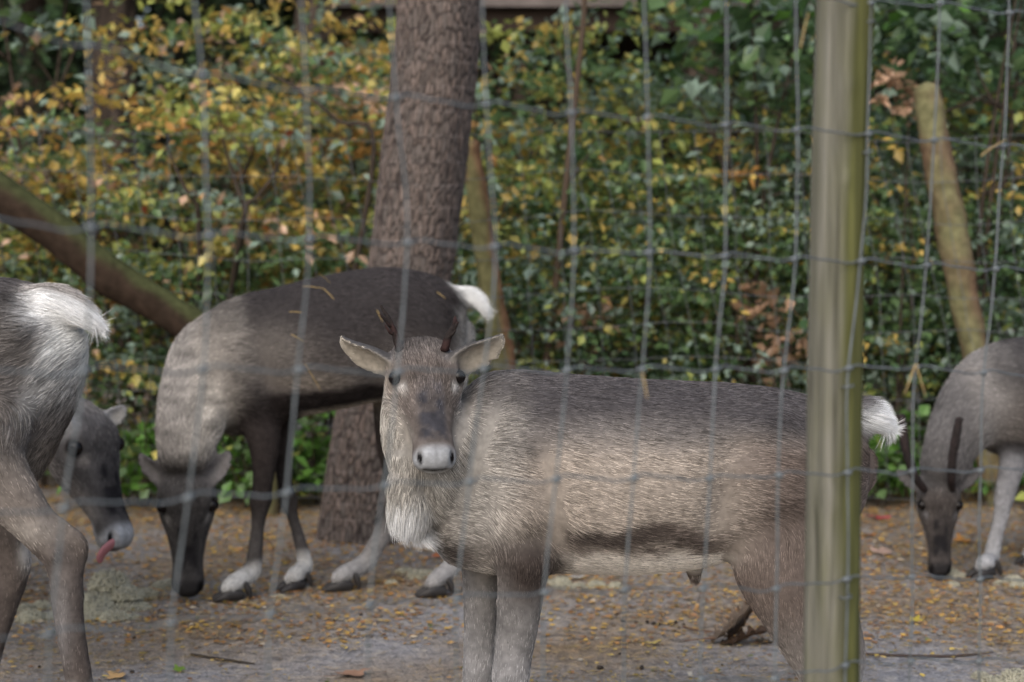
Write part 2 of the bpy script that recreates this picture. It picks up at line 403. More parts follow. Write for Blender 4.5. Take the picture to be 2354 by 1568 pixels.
# low undergrowth along the foot of the rear fence
UG = [(60, 9.7, 1.2, 'beside the lying end of the mossy log'), (330, 9.6, 1.1, 'under the mossy log'), (640, 9.75, 1.0, 'behind the legs of the dark grazing reindeer'), (1180, 9.6, 1.25, 'at the foot of the brown brace post'),
      (1450, 9.55, 1.35, 'under the bare sapling'), (1700, 9.6, 1.3, 'around the dry pinkish leaves'), (1980, 9.6, 1.35, 'behind the front fence post'), (2260, 9.7, 1.3, 'at the foot of the leaning grey post'), (2520, 9.6, 1.2, 'behind the reindeer with straight antlers')]
for k, (u, y, h, where) in enumerate(UG):
    h = h * 1.3; shrub('undergrowth_bush', 'low dark green bush ' + where, sx(u, y), y, h, .62, .38, 90, 4200, grn if u > 500 else {**grn, 'gold': .9, 'lime': 1.8}, .045, .09, 40 + k, 'low bushes along the rear fence', stems=3, low=0.0, r0=.009)
# bright herbs at the edge of the yard
HB = [(560, 9.0, .42, 'between the front legs and head of the dark grazing reindeer'), (700, 9.05, .55, 'next to the foot of the pine'), (2045, 9.1, .5, 'between front post and straight-antlered reindeer'), (2330, 9.15, .4, 'behind the pale leg of the straight-antlered reindeer'), (300, 9.05, .4, 'behind the pale nosed reindeer head')]
for k, (u, y, h, where) in enumerate(HB):
    shrub('leafy_herb', 'bright green leafy herb ' + where, sx(u, y), y, h, .26, .16, 40, 420, {'fresh': 4, 'green': 3, 'lime': .7}, .075, .06, 70 + k, 'bright herbs at the edge of the yard', stems=4, low=0.0, cat='plant', r0=.006, width=.36)
# patch of dry pinkish leaves hanging in the green
for k, (u, v, where) in enumerate([(1730, 700, 'left of the front post'), (1790, 830, 'just above the back of the pale reindeer'), (2070, 210, 'beside the top of the leaning grey post'), (1330, 740, 'near the foot of the sapling')]):
    c = P(u, v, 9.35); r = np.random.default_rng(90 + k)
    root = empty('dry_branch', (c[0], c[1] + .05, 0), 'dead branch with pale pinkish brown leaves ' + where, 'branch', 'dead branches among the shrubs')
    crown(r, c, (.16, .1, .14), 18, 90, {'dry': 3, 'pink': 1.2}, .065, .05, 'leaf', root)
    V, Q, T3 = stem_mesh(r, np.array([c[0], c[1] + .05, -.02]), [c + np.array([.05, 0, .1]), c + np.array([-.08, 0, .05])], .009)
    link('stem', fmesh('stem', V, [Q, T3]), M['twig'], root)
# evergreens behind, leaf colour darkened to stand in for shade inside the wood
for k, (u, y, h, rx) in enumerate([(-250, 14.5, 2.6, 1.5), (330, 18.5, 4.0, 1.6), (900, 14.6, 2.9, 1.5), (1450, 15.2, 2.2, 1.5), (1950, 14.2, 4.4, 1.5), (2400, 14.4, 4.6, 1.5), (2900, 14.0, 4.2, 1.5)]):
    shrub('evergreen_shrub', ['broad dark evergreen behind the golden shrub at the log', 'broad dark evergreen behind the tall orange shrub', 'broad dark evergreen behind the pine trunk', 'low dark evergreen in front of the shelter', 'broad dark evergreen behind the front post',
          'broad dark evergreen behind the leaning grey post', 'broad dark evergreen past the straight-antlered reindeer'][k], sx(u, y), y, h, rx, 1.0, 220, 4200, drk, .11, .16, 110 + k, 'dark evergreens at the back of the wood', 'leafdark', stems=4, low=0.02, r0=.03)

# ---- pine with plated bark
def worley(A, B, na, nb, seed, wrap):
    r = np.random.default_rng(seed); best = np.full(len(A), 9.0); sec = best.copy(); ident = np.zeros(len(A))
    ia = np.floor(A).astype(int); ib = np.floor(B).astype(int)
    JA = r.random((na, nb)); JB = r.random((na, nb)); ID = r.random((na, nb))
    for da in (-1, 0, 1):
        for db in (-1, 0, 1):
            ca = ia + da; cb = np.clip(ib + db, 0, nb - 1); w_ = ca % na
            d = np.hypot(ca + JA[w_, cb] - A, (ib + db) + JB[w_, cb] - B)
            upd = d < best
            sec = np.where(upd, best, np.minimum(sec, d)); ident = np.where(upd, ID[w_, cb], ident); best = np.where(upd, d, best)
    return best, sec, ident
def trunk(name, rows, m, seed, nth=120, nz=200, plate=.05, depth=.014, parent=None, tint=None, ztop=None, ratio=2.2):
    R = np.array(rows, float); t = np.linspace(0, len(R) - 1, nz)
    RR = catmull(R, 40); RR = RR[np.clip((t * 40).astype(int), 0, len(RR) - 1)]
    th = np.arange(nth) * 2 * math.pi / nth
    na = max(6, int(2 * math.pi * RR[:, 3].mean() / plate)); nb = max(4, int(abs(RR[-1, 2] - RR[0, 2]) / (plate * ratio)) + 2)
    A = (th[None] / (2 * math.pi) * na + 0 * RR[:, :1]).ravel(); B = ((RR[:, 2] - RR[:, 2].min()) / (plate * ratio))[:, None] + 0 * th[None]; B = B.ravel()
    X = np.stack([np.cos(A * 2 * math.pi / na) * 2, np.sin(A * 2 * math.pi / na) * 2, B * .5], 1)
    A2 = A + (noise3(X, 2.0, seed) - .5) * 1.2; B2 = B + (noise3(X, 2.0, seed + 9) - .5) * 1.2
    f1, f2, ident = worley(A2, B2, na, nb, seed, True)
    crk = sstep(.02, .3, f2 - f1)
    rr = RR[:, 3][:, None] + (depth * (crk.reshape(nz, nth) - .6) + depth * .6 * (ident.reshape(nz, nth) - .5) * crk.reshape(nz, nth))
    rr = rr * (1 + .05 * np.sin(th * 3 + seed)[None] + .03 * np.sin(th * 5 + 2)[None])
    V = np.stack([RR[:, 0][:, None] + rr * np.cos(th), RR[:, 1][:, None] + rr * np.sin(th), np.repeat(RR[:, 2][:, None], nth, 1)], -1).reshape(-1, 3)
    i = np.arange(nz - 1)[:, None] * nth; j = np.arange(nth)[None]; j2 = (j + 1) % nth
    Q = np.stack([i + j, i + j2, i + nth + j2, i + nth + j], -1).reshape(-1, 4)
    base = np.array([.15, .12, .105]); alt = np.array([.20, .145, .115]); crack = np.array([.035, .028, .024])
    if tint is not None: base = np.array(tint[0]); alt = np.array(tint[1]); crack = np.array(tint[2])
    col = mix(base, alt, ident) * (.75 + .5 * fbm(V, 40, seed))[:, None]
    col = mix(crack, col, crk)
    return link(name, fmesh(name, V, Q, col), m, parent)
pY = 8.14
pc = ground(852, 1230)
pine = empty('pine_tree', (pc[0], pc[1], 0), 'thick scaly barked pine trunk leaning right behind the dark grazing reindeer', 'tree')
px_ = [(852, 1240, 128), (850, 1170, 110), (858, 1050, 101), (885, 900, 100), (915, 760, 99), (947, 610, 98), (961, 500, 98), (981, 330, 99), (1002, 150, 97), (1012, 0, 95), (1022, -300, 92), (1030, -900, 84), (1040, -1700, 72)]
rows = [[*P(u, v, pY), r_ / 521.] for u, v, r_ in px_]
rows[0][2] = -.05
trunk('trunk', rows, M['bark'], 5, parent=pine, nz=520, nth=200, plate=.019, depth=.0055, ratio=3.2, tint=((.098, .085, .078), (.14, .110, .096), (.034, .028, .026)))
top = np.array(rows[-1][:3])
r_ = np.random.default_rng(8)
for k in range(9):
    z0 = 3.9 + k * .22; aa = k * 2.4
    s0 = np.array([np.interp(z0, [q[2] for q in rows], [q[0] for q in rows]), pY, z0]); e = s0 + np.array([math.cos(aa) * 1.7, math.sin(aa) * 1.7, .5])
    link('limb', tmesh('limb', [[*s0, .05, .05], [*((s0 + e) / 2 + np.array([0, 0, -.1])), .035, .035], [*e, .01, .01]], n=7, sub=5), M['bark2'], pine)
crown(r_, top + np.array([0, 0, .5]), (2.0, 2.0, 1.0), 90, 5200, {'deep': 3, 'green': 1, 'black': 1}, .15, .2, 'leafdark', pine, 'crown', width=.10)

# ---- sapling and trees of the wood behind
sap = empty('sapling', tuple(ground(1240, 1150) * np.array([1, 1, 0])), 'thin bare brown sapling stem right of the pine', 'tree')
Ys = 9.45
link('trunk', tmesh('trunk', [[*(ground(1240, 1150) * np.array([1, 1, 0]) + np.array([0, 0, -.03])), .024, .024], [*P(1250, 900, Ys), .022, .022], [*P(1272, 700, Ys), .02, .02], [*P(1300, 430, Ys), .017, .017], [*P(1325, 200, Ys), .015, .015], [*P(1345, -20, Ys), .013, .013], [*P(1350, -400, Ys), .007, .007]], n=8, sub=6), mat('sapling_bark', (.10, .072, .052), .85, .1), sap)
r_ = np.random.default_rng(77)
crown(r_, P(1350, -330, Ys), (.5, .4, .35), 25, 260, {'green': 2, 'lime': 2, 'gold': 1}, .07, .08, 'leaf', sap, 'crown')
for s_ in ((1300, 430, 1380, 330), (1325, 200, 1260, 90), (1272, 700, 1200, 600)):
    a0 = P(s_[0], s_[1], Ys); a1 = P(s_[2], s_[3], Ys + .1)
    link('limb', tmesh('limb', [[*a0, .008, .008], [*((a0 + a1) / 2 + np.array([0, 0, .02])), .006, .006], [*a1, .002, .002]], n=5, sub=4), M['twig'], sap)
BT = [(265, 17, .22, 'wide dark trunk left of the tall orange shrub'), (365, 19, .13, 'slim dark trunk behind the tall orange shrub'), (690, 16.5, .2, 'dark trunk behind the orange shrub by the pine'), (-60, 16, .2, 'dark trunk above the mossy log end'),
      (1600, 16.0, .16, 'dark trunk behind the yellow shrubs'), (1215, 18, .12, 'thin dark trunk in front of the shelter'), (1700, 20, .18, 'straight dark trunk right of the shelter'), (2230, 15.5, .2, 'dark trunk behind the leaning grey post'), (2060, 17, .12, 'slim dark trunk beside the front post'), (2420, 18, .2, 'dark trunk at the right of the wood'),
      (100, 24, .2, 'distant trunk in the dark left of the wood'), (520, 25, .2, 'distant trunk behind the orange shrubs'), (1900, 24, .2, 'distant trunk behind the front post'), (2300, 25, .2, 'distant trunk in the dark right of the wood'), (1100, 26, .2, 'distant trunk behind the shelter'), (-450, 20, .2, 'distant trunk past the log'), (2800, 20, .2, 'distant trunk past the straight-antlered reindeer')]
for k, (u, y, rad, lab) in enumerate(BT):
    r_ = np.random.default_rng(200 + k); x = sx(u, y); root = empty('forest_tree', (x, y, 0), lab + ', conifer', 'tree', 'trees of the wood behind')
    lean = r_.normal() * .15; rows = [[x, y, -.05, rad * 1.25], [x + lean * .1, y, .6, rad], [x + lean * .5, y, 3, rad * .9], [x + lean, y, 6, rad * .75], [x + lean * 1.3, y, 9, rad * .4]]
    trunk('trunk', rows, M['bark'], 300 + k, nth=36, nz=60, plate=.12, depth=.02, parent=root, tint=((.07, .055, .046), (.085, .065, .05), (.02, .016, .014)))
    crown(r_, (x + lean, y, 6.3), (2.3, 2.2, 2.2), 80, 2600, drk, .26, .3, 'leafdark', root, 'crown', width=.2)  # crowns above the view, added to block sky light and darken the background
# far wood: reads as one dark mass
r_ = np.random.default_rng(999)
n = 26000
th = (r_.random(n) - .5) * 1.6; dist = 27 + r_.random(n) * 7
C = np.stack([np.sin(th) * dist, np.cos(th) * dist, r_.random(n) ** 1.2 * 11 + .1], 1)
V, Tf, cv = leaf_cloud(C, r_.normal(size=(n, 3)), r_.normal(size=(n, 3)), .5 + .5 * r_.random(n), .35, pick(r_, drk, n) * (.7 + .6 * r_.random(n))[:, None])
tag(link('far_woodland', fmesh('far_woodland', V, Tf, cv, smooth=False), M['leafdark']), 'dark mass of evergreen woodland far behind the shrubs', 'woodland', kind='stuff')

# ---- open shelter behind the shrubs: pale roof edge, dark below
def box(x0, x1, y0, y1, z0, z1):
    V = np.array([[x, y, z] for x in (x0, x1) for y in (y0, y1) for z in (z0, z1)], float)
    Fq = np.array([[0, 1, 3, 2], [4, 6, 7, 5], [0, 4, 5, 1], [2, 3, 7, 6], [0, 2, 6, 4], [1, 5, 7, 3]])
    return V, Fq
hY = 17.5; sS = F / hY
zt = CAM_H + (510 - 4) / sS
hx0, hx1 = sx(740, hY), sx(1900, hY)
shl = empty('shelter', ((hx0 + hx1) / 2, hY + 1, 0), 'low open timber shelter with pale flat roof edge behind the shrubs', 'shelter')
V, Q = box(hx0 - .2, hx1 + .2, hY - .15, hY + 2.6, zt - .06, zt + .03); link('roof', fmesh('roof', V, Q, smooth=False), M['roof'], shl)
V, Q = box(hx0 - .2, hx1 + .2, hY - .19, hY - .153, zt - .09, zt + .02); link('fascia', fmesh('fascia', V, Q, smooth=False), M['roof'], shl)
V, Q = box(hx0, hx1, hY, hY + .12, zt - .3, zt - .065); link('beam', fmesh('beam', V, Q, smooth=False), M['board'], shl)
for k in range(5):
    xx = hx0 + (hx1 - hx0 - .14) * k / 4
    V, Q = box(xx, xx + .14, hY + .01, hY + .13, -.05, zt - .303); link('post', fmesh('post', V, Q, smooth=False), M['board'], shl)
for k in range(24):
    w_ = (hx1 - hx0) / 24
    V, Q = box(hx0 + k * w_ + .006, hx0 + (k + 1) * w_ - .006, hY + 2.3 + .008 * (k % 2), hY + 2.34 + .008 * (k % 2), .9, zt - .065); link('wall_board', fmesh('wall_board', V, Q, smooth=False), M['board'], shl)

# ---- fences
def wire(pts, rad, n=6): 
    return tube([[*p, rad, rad] for p in pts], n=n, sub=1, capr=.2, lat=(.3, .5, .8))
def knot_mesh(rad):
    parts = [tube([[math.cos(a) * rad * 1.5, math.sin(a) * rad * .9, (a / 9.4 - 1) * rad * 1.6, rad * .75, rad * .75] for a in np.linspace(0, 12.5, 16)], n=5, sub=1, lat=(0, 0, 1)),
             tube([[-rad * 2.6, 0, 0, rad * .9, rad * .9], [0, -rad * .6, 0, rad * 1.9, rad * 1.7], [rad * 2.6, 0, 0, rad * .9, rad * .9]], n=8, sub=4, lat=(0, 0, 1))]
    V, Q, T3 = join(parts); return fmesh('knot', V, [Q, T3])
# knots of the near fence (survey positions; columns then rows)
R1 = [(205, 105), (465, 172), (708, 208), (910, 224), (1117, 240), (1312, 260), (1487, 270), (1667, 287), (1832, 297), (1995, 307), (2145, 322), (2305, 335)]
R2 = [(210, 523), (483, 540), (713, 548), (937, 558), (1137, 567), (1320, 575), (1490, 580), (1665, 588), (1825, 595), (1980, 600), (2130, 610), (2287, 618)]
R3 = [(195, 852), (468, 848), (688, 850), (915, 855), (1112, 848), (1303, 850), (1475, 848), (1645, 848), (1802, 852), (1950, 845), (2105, 845), (2260, 857)]
R4 = [(150, 1165), (433, 1142), (660, 1130), (885, 1115), (1080, 1108), (1278, 1102), (1457, 1098), (1630, 1098), (1790, 1092), (1947, 1085), (2095, 1083), (2252, 1080)]
R5 = [(112, 1455), (395, 1430), (622, 1410), (850, 1390), (1050, 1375), (1253, 1362), (1435, 1355), (1615, 1350), (1783, 1352), (1945, 1330), (2095, 1325), (2252, 1330)]
G = np.array([R1, R2, R3, R4, R5], float)
e0 = G[:, :1] * 2 - G[:, 1:2]; e0[..., 0] -= 12; eR = G[:, -1:] * 2 - G[:, -2:-1]; eR[..., 0] += 4; eR2 = eR + (eR - G[:, -1:]); e00 = e0 + (e0 - G[:, :1])
G = np.concatenate([e00, e0, G, eR, eR2], 1)
sU = lambda u: 1696 - .286 * (u - 1177)
def up(row, m, du):   # a row m metres above (or below when negative) in the plane of the fence
    q = row.copy(); q[:, 1] -= m * sU(row[:, 0]); q[:, 0] += du; return q
rowsF = [up(G[0], .41, -6), up(G[0], .205, -3)] + list(G) + [up(G[4], -.135, -3), up(G[4], -.255, -4), up(G[4], -.36, -5), up(G[4], -.45, -5), up(G[4], -.53, -5), up(G[4], -.61, -5), up(G[4], -.69, -5)]
rowsF[1][2:-2, 0] += np.array([-20, -30, -20, -22, -5, -8, -5, 5, 3, 8, 18, 18]); rowsF[1][-6:, 1] = np.minimum(rowsF[1][-6:, 1], np.array([30, 8, 8, 30, 43, 60]))
K = np.array([[P(u, v, F / sU(u)) for u, v in row] for row in rowsF])
K[..., 1] += (noise3(K.reshape(-1, 3), 7, 2).reshape(K.shape[:2]) - .5) * .012
nr, nc = K.shape[:2]
fl = empty('wire_fence', (K[nr - 1, nc // 2, 0], K[nr - 1, nc // 2, 1], 0), 'galvanised knotted wire fence with one weathered green-stained wooden post', 'fence')
r_ = np.random.default_rng(31)
for i in range(nr):
    pts = []
    for j in range(nc - 1):
        a_, b_ = K[i, j], K[i, j + 1]; ph = r_.random() * .6
        for q in range(8):
            t = q / 8; p = a_ * (1 - t) + b_ * t
            p = p + np.array([0, 0, 1.0]) * (.0045 * math.sin(2 * math.pi * (t + .03)) + .002 * math.sin(4 * math.pi * t + ph)) * (.6 + .8 * ph)
            pts.append(p)
    pts.append(K[i, -1])
    V, Q, T3 = join([wire(pts, .0016)]); link('line_wire', fmesh('line_wire', V, [Q, T3]), M['wire'], fl)
for j in range(nc):
    pts = catmull(K[:, j], 5); pts = pts + np.stack([(noise3(pts, 9, j) - .5) * .006, -.004 + 0 * pts[:, 0], 0 * pts[:, 0]], 1)
    V, Q, T3 = join([wire(pts, .0018)]); link('stay_wire', fmesh('stay_wire', V, [Q, T3]), M['wire'], fl)
km = knot_mesh(.0028); km.materials.append(M['wire'])
for i in range(nr):
    for j in range(nc):
        if K[i, j, 2] < 0.02: continue
        o = link('knot', km, None, fl); o.location = tuple(K[i, j] + np.array([0, -.003, 0])); o.rotation_euler = (r_.normal() * .1, r_.normal() * .15, math.atan(.716) + r_.normal() * .1)
# post of the near fence (local origin on its axis so that its grain follows it)
Yp = 2.93
pr = [[*P(1945, -420, Yp), .046], [*P(1944, 0, Yp), .0445], [*P(1932, 300, Yp), .0425], [*P(1924, 600, Yp), .0425], [*P(1919, 900, Yp), .044], [*P(1916, 1250, Yp), .0445], [*P(1913, 1568, Yp), .0455]]
b0, b1 = np.array(pr[-2][:3]), np.array(pr[-1][:3]); dd = (b1 - b0) / (b0[2] - b1[2]); foot = b1 + dd * (b1[2] + .12)
pr.append([*foot, .047]); pr = np.array(pr)[::-1]
c0 = pr[:, :3].mean(0)
RR = catmull(pr, 14); nth = 64; th = np.arange(nth) * 2 * math.pi / nth
ang = np.stack([np.cos(th), np.sin(th), 0 * th], 1)
V = RR[:, None, :3] + ang[None] * RR[:, 3][:, None, None]
kk = np.stack([(ang[None, :, 0] * 3 + 0 * RR[:, :1]).ravel(), (ang[None, :, 1] * 3 + 0 * RR[:, :1]).ravel(), (RR[:, 2][:, None] * 1.2 + 0 * th[None]).ravel()], 1)
dsp = (fbm(kk, 1.0, 4) - .5) * .012 + (fbm(kk * np.array([6, 6, 1.5]), 1.0, 8) - .5) * .003
V = V.reshape(-1, 3) + np.tile(ang, (len(RR), 1)) * dsp[:, None]
for (uu, vv, rr_, hgt) in ((1945, 410, .012, .006), (1905, 1150, .02, .005), (1960, 195, .012, .004)):   # branch knots
    kp = P(uu, vv, Yp - .045); dk = np.linalg.norm(V - kp, axis=1); V[:, 1] -= hgt * np.exp(-(dk / rr_) ** 2)
i = np.arange(len(RR) - 1)[:, None] * nth; j = np.arange(nth)[None]; j2 = (j + 1) % nth
Q = np.stack([i + j, i + j2, i + nth + j2, i + nth + j], -1).reshape(-1, 4)
capf = np.array([list(range((len(RR) - 1) * nth, len(RR) * nth))])
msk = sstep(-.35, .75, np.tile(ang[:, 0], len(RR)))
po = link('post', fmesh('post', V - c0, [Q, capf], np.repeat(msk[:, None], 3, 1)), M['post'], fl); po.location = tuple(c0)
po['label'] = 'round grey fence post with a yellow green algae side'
for (i_, dz) in ((1, 0), (2, .0), (4, 0), (6, 0)):   # staples holding the stay to the post
    c = K[i_, 11] + np.array([0, -.004, -.03])
    link('staple', tmesh('staple', [[*(c + np.array([-.008, .03, 0])), .0015, .0015], [*(c + np.array([-.007, -.003, 0])), .0015, .0015], [*(c + np.array([.007, -.003, .002])), .0015, .0015], [*(c + np.array([.008, .03, .002])), .0015, .0015]], n=5, sub=3, lat=(0, 0, 1)), M['wire'], fl)

# rear fence: finer in the picture, same make
Yr = 8.95
rf = empty('wire_fence', (0, Yr, 0), 'thin weathered wire fence between the yard and the shrubs with leaning wooden posts', 'fence')
r_ = np.random.default_rng(55)
zs = [.06, .18, .3, .43, .57, .72, .88, 1.05, 1.23, 1.42, 1.62, 1.82]
xs = np.arange(-3.2, 3.25, .15)
KR = np.zeros((len(zs), len(xs), 3))
for i, z in enumerate(zs):
    for j, x in enumerate(xs):
        KR[i, j] = (x + (1.0 - z) * .14 + .03 * math.sin(z * 3 + j * .7) + r_.normal() * .006, Yr + .03 * math.sin(x * 2 + z) - .06 * (x > 1.7) * 0, z + .02 * math.sin(x * 2.3) + .012 * math.sin(x * 5 + z * 4) + r_.normal() * .004)
for i in range(len(zs)):
    V, Q, T3 = join([wire(catmull(KR[i], 3), .0017, 5)]); link('line_wire', fmesh('line_wire', V, [Q, T3]), M['wire_far'], rf)
for j in range(len(xs)):
    V, Q, T3 = join([wire(catmull(KR[:, j], 3), .0017, 5)]); link('stay_wire', fmesh('stay_wire', V, [Q, T3]), M['wire_far'], rf)
km2 = knot_mesh(.0024); km2.materials.append(M['wire_far'])
cnt = 0
for i in range(4, len(zs)):
    for j in range(len(xs)):
        if cnt < 300:
            cnt += 1; o = link('knot', km2, None, rf); o.location = tuple(KR[i, j])
def log_part(name, rows, seed, cA, cB, moss, parent, nth=28, mossdir=(0, -.3, 1)):
    V, Q, T3, TT, tt = tube(rows, n=nth, sub=14, lat=(0, 1, 0))
    R = catmull(rows, 14)
    c_ = V.mean(0)
    ax = np.array([R[np.argmin(((R[:, :3] - v) ** 2).sum(1)), :3] for v in V])
    out = unit(V - ax - ((V - ax) * TT).sum(1)[:, None] * TT)
    V = V + out * ((fbm(V, 5, seed) - .5) * .035 + (fbm(V, 22, seed + 3) - .5) * .012)[:, None]
    md = unit(mossdir); m_ = sstep(.05, .6, out @ md + (fbm(V, 7, seed + 6) - .5) * 1.1)
    col = mix(np.array(cA), np.array(cB), fbm(V * np.array([1, 1, .4]), 14, seed + 8)); col = mix(col, np.array(moss), m_) * (.75 + .5 * fbm(V, 40, seed))[:, None]
    return link(name, fmesh(name, V, [Q, T3], col), M['log'], parent)
q = log_part('post', [[*(P(2296, 1175, 9.05)), .07, .07], [*P(2262, 950, 9.05), .07, .07], [*P(2235, 780, 9.05), .071, .071], [*P(2190, 550, 9.05), .074, .074], [*P(2155, 350, 9.05), .071, .071], [*P(2132, 205, 9.05), .064, .064]], 3, (.12, .07, .045), (.15, .12, .075), (.16, .155, .08), rf, mossdir=(-.2, -.3, .6))
q['label'] = 'grey wooden post leaning left with a brown worn middle'
q = log_part('post', [[*P(1205, 1175, 9.05), .065, .065], [*P(1158, 840, 9.05), .062, .062], [*P(1125, 640, 9.05), .06, .06], [*P(1098, 460, 9.05), .055, .055], [*P(1084, 330, 9.05), .048, .048]], 4, (.15, .08, .045), (.20, .115, .07), (.14, .13, .06), rf, mossdir=(-.2, -.2, .3))
q['label'] = 'reddish brown post leaning behind the pine'
# mossy log leaning down from the left onto a short stake
lg = empty('fallen_log', tuple(P(640, 1165, 8.75) * np.array([1, 1, 0])), 'mossy fallen log slanting down from the left behind the reindeer', 'log')
log_part('log', [[*P(-330, 265, 8.75), .10, .10], [*P(-100, 395, 8.75), .098, .098], [*P(100, 515, 8.75), .092, .092], [*P(260, 640, 8.75), .09, .09], [*P(430, 740, 8.75), .086, .086], [*P(560, 835, 8.75), .08, .08], [*P(640, 885, 8.75), .075, .075]], 12, (.024, .017, .012), (.040, .026, .018), (.050, .056, .024), lg, mossdir=(0, .1, 1))
log_part('support', [[*(P(622, 1175, 8.75) * np.array([1, 1, 0]) + np.array([0, 0, -.05])), .04, .04], [*P(622, 1000, 8.75), .04, .04], [*P(622, 880, 8.75), .038, .038]], 13, (.08, .055, .04), (.1, .075, .05), (.1, .1, .05), lg)
c_ = P(-330, 265, 8.75)
log_part('support', [[c_[0], 8.75, -.05, .07, .07], [c_[0], 8.75, 1.0, .068, .068], [c_[0], 8.75, c_[2], .06, .06]], 14, (.08, .055, .04), (.1, .075, .05), (.1, .1, .05), lg)
# ================================================================ REINDEER
def arr(*c): return np.array(c, float)
HEAD_ROWS = [  # x along the skull from poll to nose, half width, top, bottom
    (-.055, .050, -.035, -.105), (-.02, .074, .004, -.130), (.02, .087, .022, -.150), (.06, .096, .027, -.165), (.10, .100, .024, -.172), (.145, .087, .010, -.165),
    (.19, .070, -.010, -.148), (.235, .0585, -.026, -.134), (.275, .0525, -.036, -.125), (.310, .0535, -.041, -.127), (.338, .0545, -.045, -.130), (.357, .048, -.053, -.126), (.368, .034, -.062, -.115)]
class Deer:
    def __init__(s, Y0, seed):
        s.Y = Y0; s.s = F / Y0; s.parts = []; s.names = []; s.r = np.random.default_rng(seed); s.feet = []; s.horn = []; s.hd = None; s.eyes = []
    def p(s, u, v, dy=0.0): return P(u, v, s.Y + dy)
    def add(s, name, t, flow=1.0):
        V, Q, T3, TT, tt = t; s.parts.append((name, V, Q, T3, TT * flow, tt))
    def torso(s, rows):
        R = []
        for row in rows:
            u, top, bot, w_ = row[:4]; dy = row[4] if len(row) > 4 else 0
            a = s.p(u, top, dy); b = s.p(u, bot, dy)
            R.append([(a[0] + b[0]) / 2, s.Y + dy, (a[2] + b[2]) / 2, (a[2] - b[2]) / 2, w_])
        d = unit(arr(R[-1][0] - R[0][0], R[-1][1] - R[0][1], 0)); 
        s.add('torso', tube(R, n=40, sub=6, fixed=((0, 0, 1), np.cross((0, 0, 1), d)), sq=.93))
    def limb(s, name, rows, flow=1.0, n=20, lat=(0, 1, 0)):
        s.add(name, tube([[*s.p(u, v, dy), a / s.s, (b if b else a / s.s * .85)] for u, v, dy, a, b in rows], n=n, sub=5, lat=lat), flow)
    def leg(s, name, rows, foot, toe, size=1.0):
        """rows down to the fetlock, foot = ground survey position of the hoof, toe = direction of the toes"""
        g = s.gfoot(foot); R = [[*s.p(q[0], q[1], q[2]), q[3] / s.s, (q[4] if len(q) > 4 else q[3] / s.s * .8)] for q in rows]
        toe = unit(arr(*toe, 0))
        fet = arr(*R[-1][:3]); 
        R.append([*(g + arr(0, 0, .058 * size) - toe * .005), .030 * size, .038 * size]); R.append([*(g + arr(0, 0, .042 * size) + toe * .022), .020 * size, .036 * size])
        s.add(name, tube(R, n=18, sub=5)); s.feet.append((g, toe, size))
    def gfoot(s, f):
        if len(f) == 2: return ground(*f) * arr(1, 1, 0)
        return arr(*f)
    def head(s, poll, dy, yaw, pitch, k, wf=1.0, roll=0.0, df=1.0):
        o = s.p(*poll, dy); cy, sy = math.cos(yaw), math.sin(yaw); c, q = math.cos(pitch), math.sin(pitch)
        fx = arr(sy * c, -cy * c, -q); fy = unit(np.cross((0, 0, 1), fx)); fz = np.cross(fx, fy)
        if roll:
            fy, fz = fy * math.cos(roll) + fz * math.sin(roll), fz * math.cos(roll) - fy * math.sin(roll)
        R = np.stack([fx, fy, fz], 1); s.hd = (o, R, k, wf)
        rows = [[x, 0, (t + b) / 2 * df, (t - b) / 2 * df, w_ * wf] for x, w_, t, b in HEAD_ROWS]
        V, Q, T3, TT, tt = tube(rows, n=40, sub=6, fixed=((0, 0, 1), (0, 1, 0)), sq=.88, capr=.4)
        low = sstep(-.055, -.16, V[:, 2]) * (1 - sstep(.26, .33, V[:, 0])); V[:, 1] *= 1 - .38 * low            # jaw narrower than the cheeks
        upn = sstep(-.03, .03, V[:, 2]) * sstep(.12, .2, V[:, 0]); V[:, 1] *= 1 - .12 * upn
        for sg in (-1, 1):                                                                                     # brow ridge
            dd_ = np.linalg.norm((V - arr(.085, sg * .074 * wf, .018)) / arr(.05, .03, .025), axis=1)
            V += np.exp(-dd_ ** 2)[:, None] * arr(0, sg * .012, .010)
        Wd = o + (V * k) @ R.T
        s.add('head', (Wd, Q, T3, TT @ R.T, tt), -1.0)
        for sg in (-1, 1): s.eyes.append(o + R @ (arr(.108, sg * .0785 * wf, -.014) * k))
        s.eye_r = .0205 * k
    def hl(s, X):
        o, R, k, wf = s.hd; return ((X - o) @ R) / k
    def hw(s, x, y, z):
        o, R, k, wf = s.hd; return o + R @ (arr(x, y, z) * k)
    def ear(s, base, tip, wid, face, th=.010, dyb=0, dyt=0):
        b = s.p(*base, dyb); t = s.p(*tip, dyt); T = unit(t - b); f = unit(arr(*face)); L = unit(np.cross(T, f)); ln_ = np.linalg.norm(t - b)
        bend = f * ln_ * .06
        R = [[*(b - T * .03), th * 1.8, wid * .7], [*b, th * 1.6, wid * .85], [*(b + T * ln_ * .35), th * 1.1, wid], [*(b + T * ln_ * .7 + bend), th * .9, wid * .82], [*(b + T * ln_ * .92 + bend), th * .8, wid * .45], [*t, th * .5, wid * .15]]
        s.add('ear', tube(R, n=24, sub=6, lat=L, cup=.55), 1.0); s.ear_faces = getattr(s, 'ear_faces', []) + [(b, t, f)]
